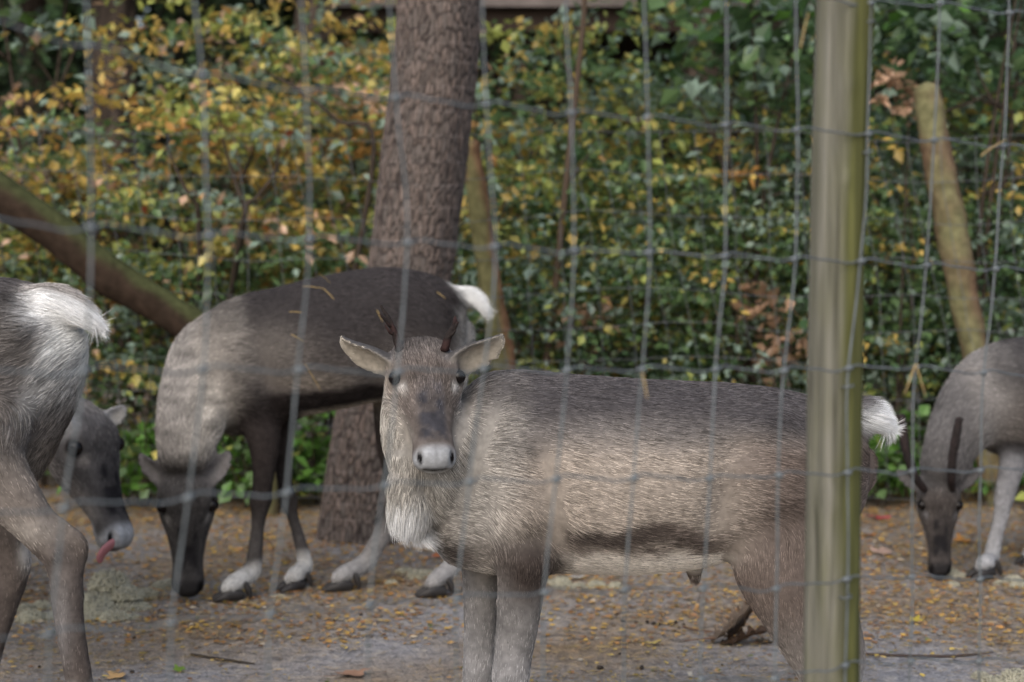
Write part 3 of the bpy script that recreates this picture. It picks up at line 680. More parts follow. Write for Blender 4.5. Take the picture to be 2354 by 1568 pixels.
    def antler(s, rows, branch=(), col=((.05, .035, .032), (.16, .05, .055))):
        ps = [tube([[*x, r1, r1 * .85] for *x, r1 in rows], n=10, sub=6)]
        for b in branch: ps.append(tube([[*x, r1, r1 * .8] for *x, r1 in b], n=8, sub=5))
        V, Q, T3 = join(ps)
        V = V + (np.stack([fbm(V, 60, 1), fbm(V, 60, 5), fbm(V, 60, 9)], 1) - .5) * .008
        s.horn.append((V, Q, T3, mix(arr(*col[0]), arr(*col[1]), sstep(.45, .65, fbm(V, 30, 3)))))
    def uv(s, X):
        u = 1177 + F * X[:, 0] / s.Y; rr = (X[:, 2] - CAM_H) / s.Y
        y = (rr * cp + sp) / (cp - rr * sp); return u, 784 - F * y
    def build(s, base, label, voxel, paint, hair_n, smooth=6, hair_r=.0006, hlen=1.0, antler_mat='antler', relief=()):
        root = empty('reindeer', base, label, 'reindeer', 'reindeer herd in the yard')
        V, Q, T3 = join([(p[1], p[2], p[3]) for p in s.parts])
        me = fmesh('body_shape', V, [Q, T3]); ob = link('body_shape', me)
        md = ob.modifiers.new('r', 'REMESH'); md.mode = 'VOXEL'; md.voxel_size = voxel; md.use_smooth_shade = True
        sm = ob.modifiers.new('s', 'SMOOTH'); sm.iterations = smooth; sm.factor = .5
        dg = bpy.context.evaluated_depsgraph_get(); body = bpy.data.meshes.new_from_object(ob.evaluated_get(dg)); 
        bpy.data.objects.remove(ob); bpy.data.meshes.remove(me); body.name = 'body'
        n = len(body.vertices); X = np.empty(n * 3, np.float32); body.vertices.foreach_get('co', X); X = X.reshape(-1, 3).astype(float)
        ne = len(body.edges); E = np.empty(ne * 2, np.int32); body.edges.foreach_get('vertices', E); E = E.reshape(-1, 2)
        deg = np.bincount(E.ravel(), minlength=n).astype(float)
        def lap(Aq):
            out = np.empty_like(Aq)
            for q in range(Aq.shape[1]):
                out[:, q] = (np.bincount(E[:, 0], Aq[E[:, 1], q], n) + np.bincount(E[:, 1], Aq[E[:, 0], q], n)) / np.maximum(deg, 1)
            return out
        # which part each point belongs to, and how its hair lies
        names = sorted(set(p[0] for p in s.parts)); ids = {k: i for i, k in enumerate(names)}
        sv = np.vstack([p[1] for p in s.parts]); sf = np.vstack([p[4] for p in s.parts]); st = np.concatenate([p[5] for p in s.parts]); sid = np.concatenate([np.full(len(p[1]), ids[p[0]]) for p in s.parts])
        kd = kdtree.KDTree(len(sv))
        for i_, c in enumerate(sv): kd.insert(c, i_)
        kd.balance()
        KN = 5; idx = np.empty((n, KN), int); dist = np.empty((n, KN))
        for i_ in range(n):
            for q, (_, ix, d) in enumerate(kd.find_n(X[i_], KN)): idx[i_, q] = ix; dist[i_, q] = d
        wg = 1 / (dist + .004); wg /= wg.sum(1)[:, None]
        W = {k: (wg * (sid[idx] == i_)).sum(1) for k, i_ in ids.items()}
        Wm = np.stack([W[k] for k in names], 1)
        keep = np.array([k in ('head', 'ear') for k in names])
        jm = sstep(.02, .5, 1 - Wm.max(1))[:, None] * (1 - Wm[:, keep].sum(1, keepdims=True).clip(0, 1))
        for _ in range(int(.05 / voxel) * 2): jm = np.maximum(jm * .96, lap(jm))
        jm = np.clip(jm * 1.2, 0, 1) * .9
        for _ in range(int(.055 / voxel) ** 2 // 2 + 8): X = X + jm * (lap(X) - X)
        body.vertices.foreach_set('co', X.astype(np.float32).ravel())
        for _ in range(10): Wm = .4 * Wm + .6 * lap(Wm)
        for q, k in enumerate(names): W[k] = Wm[:, q]
        flow = (wg[..., None] * sf[idx]).sum(1)
        for _ in range(12): flow = .4 * flow + .6 * lap(flow)
        tpar = (wg * st[idx]).sum(1)
        s.W, s.t, s.X = W, tpar, X
        if s.hd is not None:   # sculpt nostrils, mouth and eye sockets
            h = s.hl(X); wf = s.hd[3]; R = s.hd[1]; k = s.hd[2]; mv = np.zeros((n, 3)); inh = W['head'] > .3
            for sg in (-1, 1):
                d = np.linalg.norm((h - arr(.350, sg * .041 * wf, -.064)) / arr(.018, .011, .016), axis=1); mv += (np.exp(-d ** 2) * inh)[:, None] * arr(-.012, -sg * .008, 0)
                d = np.linalg.norm((h - arr(.108, sg * .092 * wf, -.014)) / arr(.026, .02, .018), axis=1); mv += (np.exp(-d ** 2) * inh)[:, None] * arr(0, -sg * .006, 0)
                d = np.linalg.norm((h - arr(.345, sg * .026 * wf, -.062)) / arr(.02, .02, .018), axis=1); mv += (np.exp(-d ** 2) * inh)[:, None] * arr(.004, sg * .003, .003)
            mouth = np.exp(-((h[:, 2] + (.097 + .003 * (np.abs(h[:, 1]) / .04) ** 2)) / .006) ** 2) * sstep(.29, .335, h[:, 0]) * inh
            mouth = mouth * (1 - sstep(.024, .04, np.abs(h[:, 1]))); mv += mouth[:, None] * arr(-.014, 0, 0)
            X = X + (mv * k) @ R.T; body.vertices.foreach_set('co', X.astype(np.float32).ravel())
            s.mouth = mouth
        if relief:
            body.update(); N0 = np.empty(n * 3, np.float32); body.vertices.foreach_get('normal', N0); N0 = N0.reshape(-1, 3)
            u_, v_ = s.uv(X); side = sstep(.15, .6, np.abs(N0[:, 1])) * (1 - np.clip(W['head'] + W.get('ear', 0), 0, 1)); am = 0
            for (ru, rv, rx, ry, hgt, *rot) in relief:
                a_ = math.radians(rot[0]) if rot else 0; du, dv = u_ - ru, v_ - rv
                am = am + hgt * np.exp(-(((du * math.cos(a_) + dv * math.sin(a_)) / rx) ** 2 + ((-du * math.sin(a_) + dv * math.cos(a_)) / ry) ** 2))
            X = X + N0 * (am * side)[:, None]; body.vertices.foreach_set('co', X.astype(np.float32).ravel())
        body.update()
        Nn = np.empty(n * 3, np.float32); body.vertices.foreach_get('normal', Nn); Nn = Nn.reshape(-1, 3).astype(float)
        s.X, s.N = X, Nn
        col, hl_, dens, flow2, lift = paint(s, X, Nn, W, tpar, flow)
        for e in s.eyes: dens = dens * sstep(s.eye_r * 1.0, s.eye_r * 1.45, np.linalg.norm(X - e, axis=1)); hl_ = hl_ * (.35 + .65 * sstep(s.eye_r * 1.2, s.eye_r * 2.6, np.linalg.norm(X - e, axis=1)))
        col = np.clip(col * arr(.94, .98, 1.03) * (.9 + .2 * fbm(X, 9, 2))[:, None], 0, 1)
        setcol(body, col * .55)
        bo = link('body', body, M['skin'], root)
        s.fur(body, X, Nn, col, hl_ * hlen, dens, flow2, lift, hair_n, hair_r, root)
        for e in s.eyes:
            me_ = tmesh('eye', [[*(e + arr(0, 0, -s.eye_r * .98)), .0015, .0015], [*(e + arr(0, 0, -s.eye_r * .7)), s.eye_r * .72, s.eye_r * .72], [*e, s.eye_r, s.eye_r], [*(e + arr(0, 0, s.eye_r * .7)), s.eye_r * .72, s.eye_r * .72], [*(e + arr(0, 0, s.eye_r * .98)), .0015, .0015]], n=20, sub=6, capr=.1)
            link('eye', me_, M['eye'], root)
        for V, Q, T3, c in s.horn: link('antler', fmesh('antler', V, [Q, T3], c), M[antler_mat], root)
        for (g, toe, size) in s.feet:
            size = size * .72
            sd_ = np.cross((0, 0, 1), toe); ps = []
            for sg in (-1, 1):
                q = lambda f, l, z: g + toe * f * size + sd_ * l * sg * size + arr(0, 0, z * size)
                ps.append(tube([[*q(-.045, .018, .026), .024 * size, .018 * size], [*q(-.01, .024, .032), .031 * size, .022 * size], [*q(.035, .03, .026), .025 * size, .022 * size], [*q(.075, .028, .014), .013 * size, .014 * size], [*q(.092, .022, .008), .006 * size, .006 * size]], n=12, sub=4, lat=tuple(sd_)))
                ps.append(tube([[*q(-.058, .022, .085), .010, .010], [*q(-.075, .026, .055), .012, .011], [*q(-.082, .028, .018), .007, .006]], n=8, sub=4, lat=tuple(sd_)))
            V, Q, T3 = join(ps); V[:, 2] = np.maximum(V[:, 2], .001 + g[2])
            link('hoof', fmesh('hoof', V, [Q, T3]), M['horn'], root)
        return root
    def fur(s, body, X, Nn, col, L, dens, flow, lift, count, rad, root, npt=4):
        r = s.r; body.calc_loop_triangles(); m = len(body.loop_triangles); T = np.empty(m * 3, np.int32); body.loop_triangles.foreach_get('vertices', T); T = T.reshape(-1, 3)
        e1 = X[T[:, 1]] - X[T[:, 0]]; e2 = X[T[:, 2]] - X[T[:, 0]]; area = np.linalg.norm(np.cross(e1, e2), axis=1) * .5
        pw = area * dens[T].mean(1); pw /= pw.sum(); f = r.choice(m, count, p=pw)
        a = r.random(count); b = r.random(count); sw = a + b > 1; a[sw] = 1 - a[sw]; b[sw] = 1 - b[sw]; c = 1 - a - b
        def it(A): return A[T[f, 0]] * c[:, None] + A[T[f, 1]] * a[:, None] + A[T[f, 2]] * b[:, None]
        p0 = it(X); nn = unit(it(Nn)); fl = it(flow); cc = it(col); l = it(L[:, None])[:, 0]; lf = it(lift[:, None])[:, 0]
        # tufts: neighbouring hairs lean alike, gaps between tufts read dark
        jit = np.stack([fbm(p0, 38, 1), fbm(p0, 38, 31), fbm(p0, 38, 61)], 1) - .5
        fl = fl + arr(0, 0, -.12); fl = unit(fl - (fl * nn).sum(1)[:, None] * nn)
        fl = unit(fl + jit * .7 + r.normal(size=(count, 3)) * .06); fl = unit(fl - (fl * nn).sum(1)[:, None] * nn)
        d = unit(fl * np.cos(lf)[:, None] + nn * np.sin(lf)[:, None] + r.normal(size=(count, 3)) * .05)
        l = l * (.65 + .6 * r.random(count)) * (.8 + .5 * fbm(p0, 25, 77))
        t = np.linspace(0, 1, npt); pts = p0[:, None] - nn[:, None] * .0015 + d[:, None] * (l[:, None] * t[None])[..., None] + (fl * .25 - nn * .28 + arr(0, 0, -.10))[:, None] * (l[:, None] * (t ** 2)[None])[..., None]
        streak = fbm(p0 * (1 - .75 * np.abs(fl)), 95, 12, 2)
        wh = sstep(.38, .62, cc.mean(1))[:, None]
        cc = cc * (.70 + .6 * r.random(count))[:, None] * ((.28 + 1.16 * sstep(.28, .70, streak))[:, None] * (1 - wh * .8) + 1.08 * wh * .8)
        hc = bpy.data.hair_curves.new('fur'); hc.add_curves([npt] * count)
        hc.attributes['position'].data.foreach_set('vector', pts.astype(np.float32).ravel())
        ra = hc.attributes.get('radius') or hc.attributes.new('radius', 'FLOAT', 'POINT')
        ra.data.foreach_set('value', (rad * (np.ones(count) * (.7 + .6 * r.random(count)))[:, None] * (1 - .75 * t ** 1.5)[None]).astype(np.float32).ravel())
        ca = hc.attributes.new('Col', 'FLOAT_COLOR', 'CURVE'); c4 = np.ones((count, 4), np.float32); c4[:, :3] = np.clip(cc, 0, 1); ca.data.foreach_set('color', c4.ravel())
        o = link('fur', hc, M['fur'], root); o['kind'] = 'stuff'
def wsum(W, pre):
    r = 0
    for k in W:
        if k.startswith(pre): r = r + W[k]
    return r
def band(a, b, c, d, x): return sstep(a, b, x) * (1 - sstep(c, d, x))
def blob(x, y, cx, cy, rx, ry): return np.exp(-(((x - cx) / rx) ** 2 + ((y - cy) / ry) ** 2))
def head_paint(s, X, c):
    """c: dict of coat colours of the face"""
    h = s.hl(X); x, y, z = h[:, 0], np.abs(h[:, 1]) / s.hd[3], h[:, 2]
    col = np.tile(arr(*c['face']), (len(X), 1))
    col = mix(col, arr(*c['crown']), (1 - sstep(.02, .10, x)) * sstep(-.06, -.01, z))
    col = mix(col, arr(*c['cheek']), sstep(-.045, -.085, z) * (1 - sstep(.26, .31, x)))
    col = mix(col, arr(*c['eyering']), np.exp(-(((x - .10) / .05) ** 2 + ((z + .03) / .035) ** 2)) * sstep(.06, .085, y) * .8)
    col = mix(col, arr(*c['bridge']), band(.11, .19, .285, .325, x) * (1 - sstep(.022, .046, y)) * sstep(-.085, -.06, z) * (.45 + .55 * sstep(.35, .6, fbm(h, 38, 3)) ))
    col = mix(col, arr(*c['muzzle']), sstep(.314, .346, x + (z + .07) * .15)); col = mix(col, arr(*c['muzzle']) * .62, band(.315, .33, .40, .41, x) * band(-.100, -.090, -.082, -.074, z) * (1 - sstep(.02, .034, y)))
    col = mix(col, arr(*c['chin']), sstep(.25, .30, x) * sstep(-.088, -.105, z))
    for sg in (1,):
        d = np.sqrt(((x - .350) / .018) ** 2 + ((y - .041) / .0095) ** 2 + ((z + .066 - (y - .041) * 1.5) / .022) ** 2); col = mix(col, arr(.012, .010, .010), 1 - sstep(.6, 1.25, d))
        d = np.sqrt(((x - .108) / .030) ** 2 + ((z + .015) / .021) ** 2); col = mix(col, arr(.03, .022, .02), (1 - sstep(.7, 1.1, d)) * sstep(.07, .08, y))
        col = mix(col, arr(*c['tear']), np.exp(-(((x - .148) / .017) ** 2 + ((z + .014) / .013) ** 2)) * sstep(.048, .062, y) * .95)
    col = mix(col, arr(.015, .012, .012), np.clip(s.mouth * 1.5, 0, 1) * (1 - sstep(.022, .036, y)))
    col = col * (.62 + .76 * fbm(h * arr(.6, 1, 1), 42, 6))[:, None]; col = mix(col, col * 1.7, blob(x, y, .05, 0, .025, .03) * .6 * sstep(-.05, 0, z)); col = mix(col, col * .55, blob(x, y, .125, .03, .02, .022) * sstep(-.05, -.02, z) * .6)
    ln_ = .016 - .010 * sstep(.15, .30, x) + .010 * (1 - sstep(.0, .06, x)); ln_ = np.where(x > .325, .0035, ln_)
    return col, ln_
def ear_paint(s, X, N, outer, inner):
    col = np.tile(arr(*outer), (len(X), 1)); L = np.full(len(X), .007)
    for (b, t, f) in s.ear_faces:
        m = b * .5 + t * .5; near = np.exp(-(np.linalg.norm(X - m, axis=1) / (np.linalg.norm(t - b) * .75)) ** 4)
        T_ = unit(t - b); rel = (X - b) - ((X - b) @ T_)[:, None] * T_; q = near * sstep(.15, .5, N @ f) * (1 - .85 * sstep(-.002, .016, rel[:, 2])); col = mix(col, arr(*inner), q)
    return col, L
def leg_paint(X, zc, top, mid_, low, sock, noise_amt=.5):
    """colour by height above ground"""
    z = X[:, 2]; c = mix(arr(*low), arr(*mid_), sstep(zc[0], zc[1], z)); c = mix(c, arr(*top), sstep(zc[1], zc[2], z)); c = mix(arr(*sock), c, sstep(.10, .15, z + (fbm(X, 14, 4) - .5) * .08))
    return c * (1 + noise_amt * (fbm(X, 30, 8) - .5))[:, None]

# ---------------------------------------------------------------- the pale young reindeer looking at the camera
A = Deer(4.64, 1)
A.torso([(985, 1045, 1240, .07), (1030, 940, 1290, .13), (1100, 866, 1312, .17), (1160, 849, 1320, .185), (1236, 853, 1318, .20), (1312, 860, 1314, .215), (1463, 871, 1316, .235), (1615, 878, 1300, .23), (1700, 883, 1272, .22), (1790, 894, 1258, .21), (1870, 914, 1262, .19), (1930, 943, 1230, .16), (1972, 985, 1180, .10), (1990, 1020, 1140, .05)])
A.limb('neck', [(1180, 1055, 0, 205, .17), (1100, 1060, -.03, 190, .16), (1030, 1050, -.06, 152, .14), (990, 1015, -.09, 112, .115), (970, 960, -.11, 94, .095), (966, 880, -.10, 80, .08)], -1.0, n=28)
A.limb('neck', [(985, 1200, -.10, 18, .03), (948, 1158, -.12, 46, .06), (936, 1120, -.13, 48, .065), (944, 1085, -.13, 46, .07), (948, 1040, -.13, 52, .07)], -1.0)
A.limb('sheath', [(1588, 1272, 0, 30, .045), (1595, 1302, 0, 22, .03), (1597, 1320, 0, 19, .024), (1598, 1328, 0, 16, .018)])
A.limb('tail', [(1950, 965, 0, 42, .04), (1985, 962, 0, 40, .04), (2012, 968, 0, 30, .03), (2028, 975, 0, 15, .015)])
A.leg('leg_front_near', [(1195, 1170, -.10, 105), (1205, 1260, -.12, 80), (1200, 1330, -.12, 58), (1190, 1430, -.12, 49), (1181, 1500, -.12, 44), (1174, 1560, -.12, 43), (1172, 1620, -.12, 33), (1172, 1690, -.12, 27), (1172, 1752, -.12, 31)], (1166, 1815), (-1, -.15))
A.leg('leg_front_far', [(1130, 1180, .08, 90), (1112, 1270, .08, 62), (1106, 1340, .08, 45), (1104, 1430, .08, 40), (1101, 1500, .08, 38), (1098, 1560, .08, 37), (1096, 1620, .08, 30), (1095, 1680, .08, 25), (1095, 1735, .08, 29)], (1090, 1768), (-1, -.2))
A.leg('leg_hind_near', [(1840, 1080, -.06, 110, .09), (1822, 1180, -.09, 130, .10), (1810, 1270, -.11, 133, .095), (1818, 1336, -.12, 116, .085), (1832, 1390, -.12, 94, .075), (1850, 1447, -.11, 76), (1872, 1505, -.10, 62), (1898, 1565, -.09, 52), (1908, 1625, -.09, 38), (1910, 1690, -.09, 29), (1912, 1752, -.09, 33)], (1902, 1805), (-1, -.1))
A.leg('leg_hind_far', [(1850, 1100, .08, 125), (1860, 1210, .11, 118), (1885, 1320, .11, 88), (1920, 1410, .11, 56), (1942, 1465, .11, 45), (1950, 1520, .11, 42), (1950, 1600, .11, 31), (1948, 1670, .11, 26), (1947, 1720, .11, 29)], (1938, 1760), (-1, -.1))
A.head((972, 793), -.10, math.radians(13), math.radians(45), .875, wf=1.13)
A.ear((897, 832), (787, 772), .050, (-.35, -.62, -.75), dyb=-.10, dyt=-.08)
A.ear((1046, 828), (1154, 768), .050, (.25, -.75, -.65), dyb=-.10, dyt=-.10)
ap = lambda u, v, dy=-.13: A.p(u, v, dy)
acol = ((.018, .014, .013), (.028, .015, .014))
A.antler([[*ap(918, 805), .011], [*ap(909, 772), .009], [*ap(898, 742, -.12), .0075], [*ap(887, 720, -.11), .005], [*ap(876, 703, -.1), .003]], [[[*ap(902, 752, -.125), .005], [*ap(890, 742, -.135), .004], [*ap(873, 722, -.14), .002]], [[*ap(908, 770, -.13), .005], [*ap(896, 764, -.14), .004], [*ap(886, 748, -.14), .002]]], acol)
A.antler([[*ap(1022, 805), .011], [*ap(1029, 778), .0095], [*ap(1038, 757, -.12), .0075], [*ap(1046, 740, -.11), .005], [*ap(1047, 729, -.1), .003]], [[[*ap(1036, 764, -.12), .005], [*ap(1046, 755, -.13), .0045], [*ap(1054, 741, -.13), .0025]], [[*ap(1031, 772, -.13), .005], [*ap(1040, 768, -.14), .004], [*ap(1048, 760, -.14), .002]]], acol)
def paintA(s, X, N, W, t, flow):
    u, v = s.uv(X); nz = (fbm(X, 6, 5) - .5); vn = v + nz * 60
    dark = arr(.098, .088, .088); grey = arr(.24, .212, .192); tan = arr(.48, .405, .335); hind = arr(.20, .155, .13); strp = arr(.055, .042, .036); bel = arr(.74, .66, .57)
    c = mix(dark, grey, sstep(925, 1000, vn - (u - 1400) * .05)); c = mix(c, tan, sstep(975, 1050, vn - np.clip(u - 1700, 0, 200) * .4))
    c = mix(c, arr(.47, .425, .375), (1 - sstep(1110, 1230, u)) * sstep(880, 950, vn))
    c = mix(c, hind, sstep(1600, 1790, u + nz * 120) * sstep(960, 1040, vn))
    c = mix(c, hind * .75, blob(u, v, 1800, 1150, 90, 60) * .7)
    strp2 = mix(arr(.075, .058, .05), hind * .8, sstep(1400, 1640, u)); c = mix(c, strp2, band(1280, 1312, 1600, 1700, u) * band(1172, 1200, 1220, 1262, vn + nz * 40 + (fbm(X, 40, 3) - .5) * 40 - (u - 1450) * .02) * .92)
    c = mix(c, bel, sstep(1236, 1262, vn) * band(1240, 1300, 1640, 1720, u))
    c = mix(c, hind * 1.1, sstep(1308, 1322, v) * band(1560, 1575, 1625, 1640, u))
    c = mix(c, strp * 1.4, blob(u, v, 1225, 1270, 70, 60) * .85); c = mix(c, strp, blob(u, v, 1050, 1260, 60, 40) * .6)
    c = mix(c, dark * .85, blob(u, v, 1205, 1010, 60, 26) * .5)
    L = np.full(len(X), .024); L = L - .006 * sstep(1000, 1100, v)
    lift = np.full(len(X), .30)
    wb = (1 - sstep(955, 1000, u + (v - 1150) * -.2)) * sstep(1105, 1145, v); c = mix(c, arr(.84, .82, .79), wb)
    # neck and beard
    cn = mix(arr(.27, .245, .225), arr(.40, .365, .32), sstep(880, 980, v)); front = 1 - sstep(950, 1010, u + (v - 1150) * -.25); white = arr(.84, .82, .79)
    fr2 = front * sstep(1105, 1150, v); cn = mix(cn, white, fr2); cn = mix(cn, arr(.47, .43, .375), front * (1 - sstep(1105, 1150, v)) * .8)
    cn = mix(cn, arr(.20, .165, .14), blob(u, v, 1015, 1225, 40, 50) * .8)
    nk = W.get('neck', 0); L = L * (1 - nk) + nk * (.022 + .034 * fr2)
    cl = leg_paint(X, (.25, .42, .56), (.17, .145, .13), (.27, .25, .235), (.40, .38, .37), (.6, .58, .56), .7)
    ch, lh = head_paint(s, X, dict(face=(.185, .152, .132), crown=(.135, .116, .105), cheek=(.45, .395, .335), eyering=(.40, .33, .265), bridge=(.075, .072, .08), muzzle=(.50, .497, .495), chin=(.56, .53, .49), tear=(.75, .70, .64)))
    ce, le = ear_paint(s, X, N, (.27, .25, .24), (.66, .57, .45))
    wl = wsum(W, 'leg'); ztop = sstep(.52, .72, X[:, 2]); wl_c = wl * (1 - ztop)
    hindw = W['leg_hind_near'] + W['leg_hind_far']
    cl = mix(cl, mix(arr(.33, .29, .26), hind, sstep(.30, .48, X[:, 2])), np.clip(hindw * 2, 0, 1) * sstep(.22, .3, X[:, 2]))
    wt = W['torso'] + W['sheath'] + wl * ztop; tot = wt + nk + wl_c + W['head'] + W['ear'] + W['tail']
    tailc = mix(arr(.86, .85, .83), dark * 1.3, band(0, .01, .2, .4, t) * sstep(.3, .8, N[:, 2]))
    col = (c * wt[:, None] + cn * nk[:, None] + cl * wl_c[:, None] + ch * W['head'][:, None] + ce * W['ear'][:, None] + tailc * W['tail'][:, None]) / tot[:, None]
    hd_ = 1 - W['head'] - W['ear']
    col = mix(col, strp * 1.5, np.clip(blob(u, v, 1218, 1285, 55, 62) * 1.3, 0, 1) * hd_ * .9); col = mix(col, strp * 1.3, blob(u, v, 1045, 1262, 48, 34) * hd_ * .8); col = mix(col, strp * 1.6, blob(u, v, 1150, 1250, 40, 40) * hd_ * .5)
    col = mix(col, arr(.50, .43, .36), blob(u, v, 1110, 1300, 26, 60) * hd_ * .5)
    L = L * (1 - W['head'] - W['ear'] - W['tail'] - wl_c) + lh * W['head'] + le * W['ear'] + .042 * W['tail'] + .013 * wl_c
    d = np.ones(len(X)) + 2.2 * W['head'] + 1.5 * W['ear'] + 2.0 * W['tail'] + .5 * wl_c; d = d * np.where((s.hl(X)[:, 0] > .34) & (W['head'] > .5), .5, 1)
    f = flow.copy(); f[fr2 * nk > .3] += arr(-.9, -.3, -2.0); f[:] = unit(f)
    lift = lift + .25 * W['tail'] + .45 * fr2 * nk + .02 * W['head']
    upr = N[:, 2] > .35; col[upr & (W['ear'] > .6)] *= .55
    return col, L, d, f, lift
A.build((A.p(1500, 1790)[0], A.Y, 0), 'pale grey young reindeer with short budding antlers turning its face outward beside the post', .0062, paintA, 330000, smooth=8, hair_r=.00046,
        relief=[(1185, 1130, 60, 130, .030, -12), (1265, 1130, 34, 120, -.022, -12), (1330, 1120, 40, 130, .008), (1110, 1000, 22, 110, -.016, 20), (1065, 1010, 18, 100, .012, 20), (1650, 1130, 48, 95, -.030, 8), (1745, 960, 60, 34, .016), (1800, 1110, 70, 100, .016), (1500, 1080, 160, 90, .010), (1236, 1215, 46, 36, -.016), (1690, 1010, 60, 30, -.010), (1205, 1290, 34, 50, .012), (1560, 1250, 80, 24, -.008)])

# ---------------------------------------------------------------- the dark grazing reindeer by the pine
B = Deer(6.89, 2)
B.torso([(455, 770, 925, .09), (500, 702, 985, .14), (560, 676, 1000, .17), (640, 659, 978, .19), (700, 643, 957, .21), (785, 626, 938, .23), (867, 614, 922, .235), (930, 617, 915, .225), (990, 630, 925, .20), (1035, 652, 925, .17), (1063, 690, 895, .11), (1074, 730, 850, .06)])
B.limb('neck', [(570, 830, 0, 150, .15), (505, 850, -.03, 128, .13), (455, 920, -.09, 93, .115), (432, 1000, -.16, 73, .10), (427, 1070, -.2, 60, .085)], -1.0, n=28)
B.limb('tail', [(1030, 672, 0, 20, .03), (1068, 680, 0, 19, .028), (1095, 695, 0, 14, .02), (1108, 708, 0, 7, .01)])
B.leg('leg_front_near', [(590, 930, -.06, 62), (606, 1010, -.08, 40), (607, 1072, -.08, 28), (603, 1122, -.08, 24), (599, 1150, -.08, 27), (596, 1178, -.08, 20), (592, 1215, -.08, 16), (587, 1263, -.08, 18), (578, 1312, -.08, 22)], (533, 1381), (-1, -.3), 1.1)
B.leg('leg_front_far', [(640, 930, .1, 50), (648, 1010, .1, 27), (650, 1072, .1, 20), (657, 1125, .1, 19), (664, 1152, .1, 22), (670, 1178, .1, 16), (681, 1215, .1, 14), (694, 1263, .1, 17), (700, 1300, .1, 20)], (676, 1358), (-.8, -.6), 1.05)
B.leg('leg_hind_far', [(950, 830, .08, 100), (930, 930, .1, 78), (912, 1020, .1, 50), (915, 1090, .1, 34), (918, 1130, .1, 30), (900, 1190, .1, 25), (868, 1248, .1, 22), (838, 1295, .1, 23)], (785, 1359), (-1, -.2), 1.1)
B.leg('leg_hind_near', [(990, 830, -.08, 95), (1000, 930, -.1, 72), (1025, 1020, -.08, 48), (1065, 1095, -.06, 34), (1075, 1140, -.05, 31), (1068, 1200, -.04, 24), (1052, 1255, -.02, 22), (1040, 1300, -.01, 23)], (1000, 1371), (-1, -.2), 1.1)
B.head((430, 1078), -.2, math.radians(12), math.radians(80), 1.24, wf=.90)
B.ear((378, 1102), (324, 1042), .042, (-.2, -.9, -.3), dyb=-.18, dyt=-.14, th=.012); B.ear((480, 1100), (527, 1037), .042, (.2, -.9, -.2), dyb=-.18, dyt=-.14, th=.012)
def paint_generic(c):
    def pf(s, X, N, W, t, flow):
        u, v = s.uv(X); col, L, lift = c['body'](s, X, N, u, v); nk = W.get('neck', np.zeros(len(X)))
        cn = c['neck'](s, X, N, u, v); ch, lh = head_paint(s, X, c['head']); ce, le = ear_paint(s, X, N, *c['ear']); cl = leg_paint(X, *c['leg'])
        if 'legx' in c: cl = c['legx'](s, X, N, u, v, cl)
        wl = wsum(W, 'leg'); ztop = sstep(c['ztop'][0], c['ztop'][1], X[:, 2]); wlc = wl * (1 - ztop); wt = W['torso'] + wl * ztop
        tc = np.tile(arr(*c['tail']), (len(X), 1))
        if 'tailx' in c: tc = c['tailx'](s, X, N, u, v, t, tc)
        tw = W.get('tail', np.zeros(len(X))); ew = W.get('ear', np.zeros(len(X)))
        tot = wt + nk + wlc + W['head'] + ew + tw
        out = (col * wt[:, None] + cn * nk[:, None] + cl * wlc[:, None] + ch * W['head'][:, None] + ce * ew[:, None] + tc * tw[:, None]) / tot[:, None]
        L = L * (wt + nk) / tot + (lh * 1.2 * W['head'] + le * ew + c.get('tl', .05) * tw + .014 * wlc) / tot
        d = 1 + 1.2 * W['head'] + ew + 2.0 * tw; f = flow
        if 'flow' in c: f = c['flow'](s, X, N, u, v, flow, W)
        return out, L, d, unit(f), lift + .2 * tw
    return pf
def bodyB(s, X, N, u, v):
    nz = fbm(X, 5, 5) - .5; vn = v + nz * 50
    back = arr(.054, .047, .046); fl = arr(.135, .115, .104); pale = arr(.38, .33, .28); strp = arr(.03, .024, .022)
    c = mix(back, fl, sstep(720, 850, vn)); c = mix(c, pale, (1 - sstep(450, 610, u + nz * 110)) * sstep(680, 800, v + nz * 40)); c = mix(c, pale * .75, blob(u, v, 640, 800, 80, 60) * .5)
    c = mix(c, arr(.30, .25, .20), blob(u, v, 720, 870, 90, 22) * .7)
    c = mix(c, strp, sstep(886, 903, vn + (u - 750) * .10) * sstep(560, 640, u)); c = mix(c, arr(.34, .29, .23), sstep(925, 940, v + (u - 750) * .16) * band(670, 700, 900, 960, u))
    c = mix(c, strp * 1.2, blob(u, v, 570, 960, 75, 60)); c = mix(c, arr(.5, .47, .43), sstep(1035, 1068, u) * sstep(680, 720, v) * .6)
    return c, np.full(len(X), .024), np.full(len(X), .28)
def neckB(s, X, N, u, v):
    c = mix(arr(.34, .305, .27), arr(.46, .41, .35), sstep(420, 500, u - (v - 900) * -.1)); c = c * (1 + 1.5 * (fbm(X * arr(.8, 1, 2.6), 16, 3) - .5))[:, None]
    return mix(c, arr(.11, .10, .095), sstep(1010, 1075, v))
dark_face = dict(face=(.085, .078, .074), crown=(.10, .092, .088), cheek=(.14, .125, .115), eyering=(.16, .145, .13), bridge=(.026, .024, .025), muzzle=(.04, .037, .037), chin=(.15, .135, .115), tear=(.30, .28, .26))
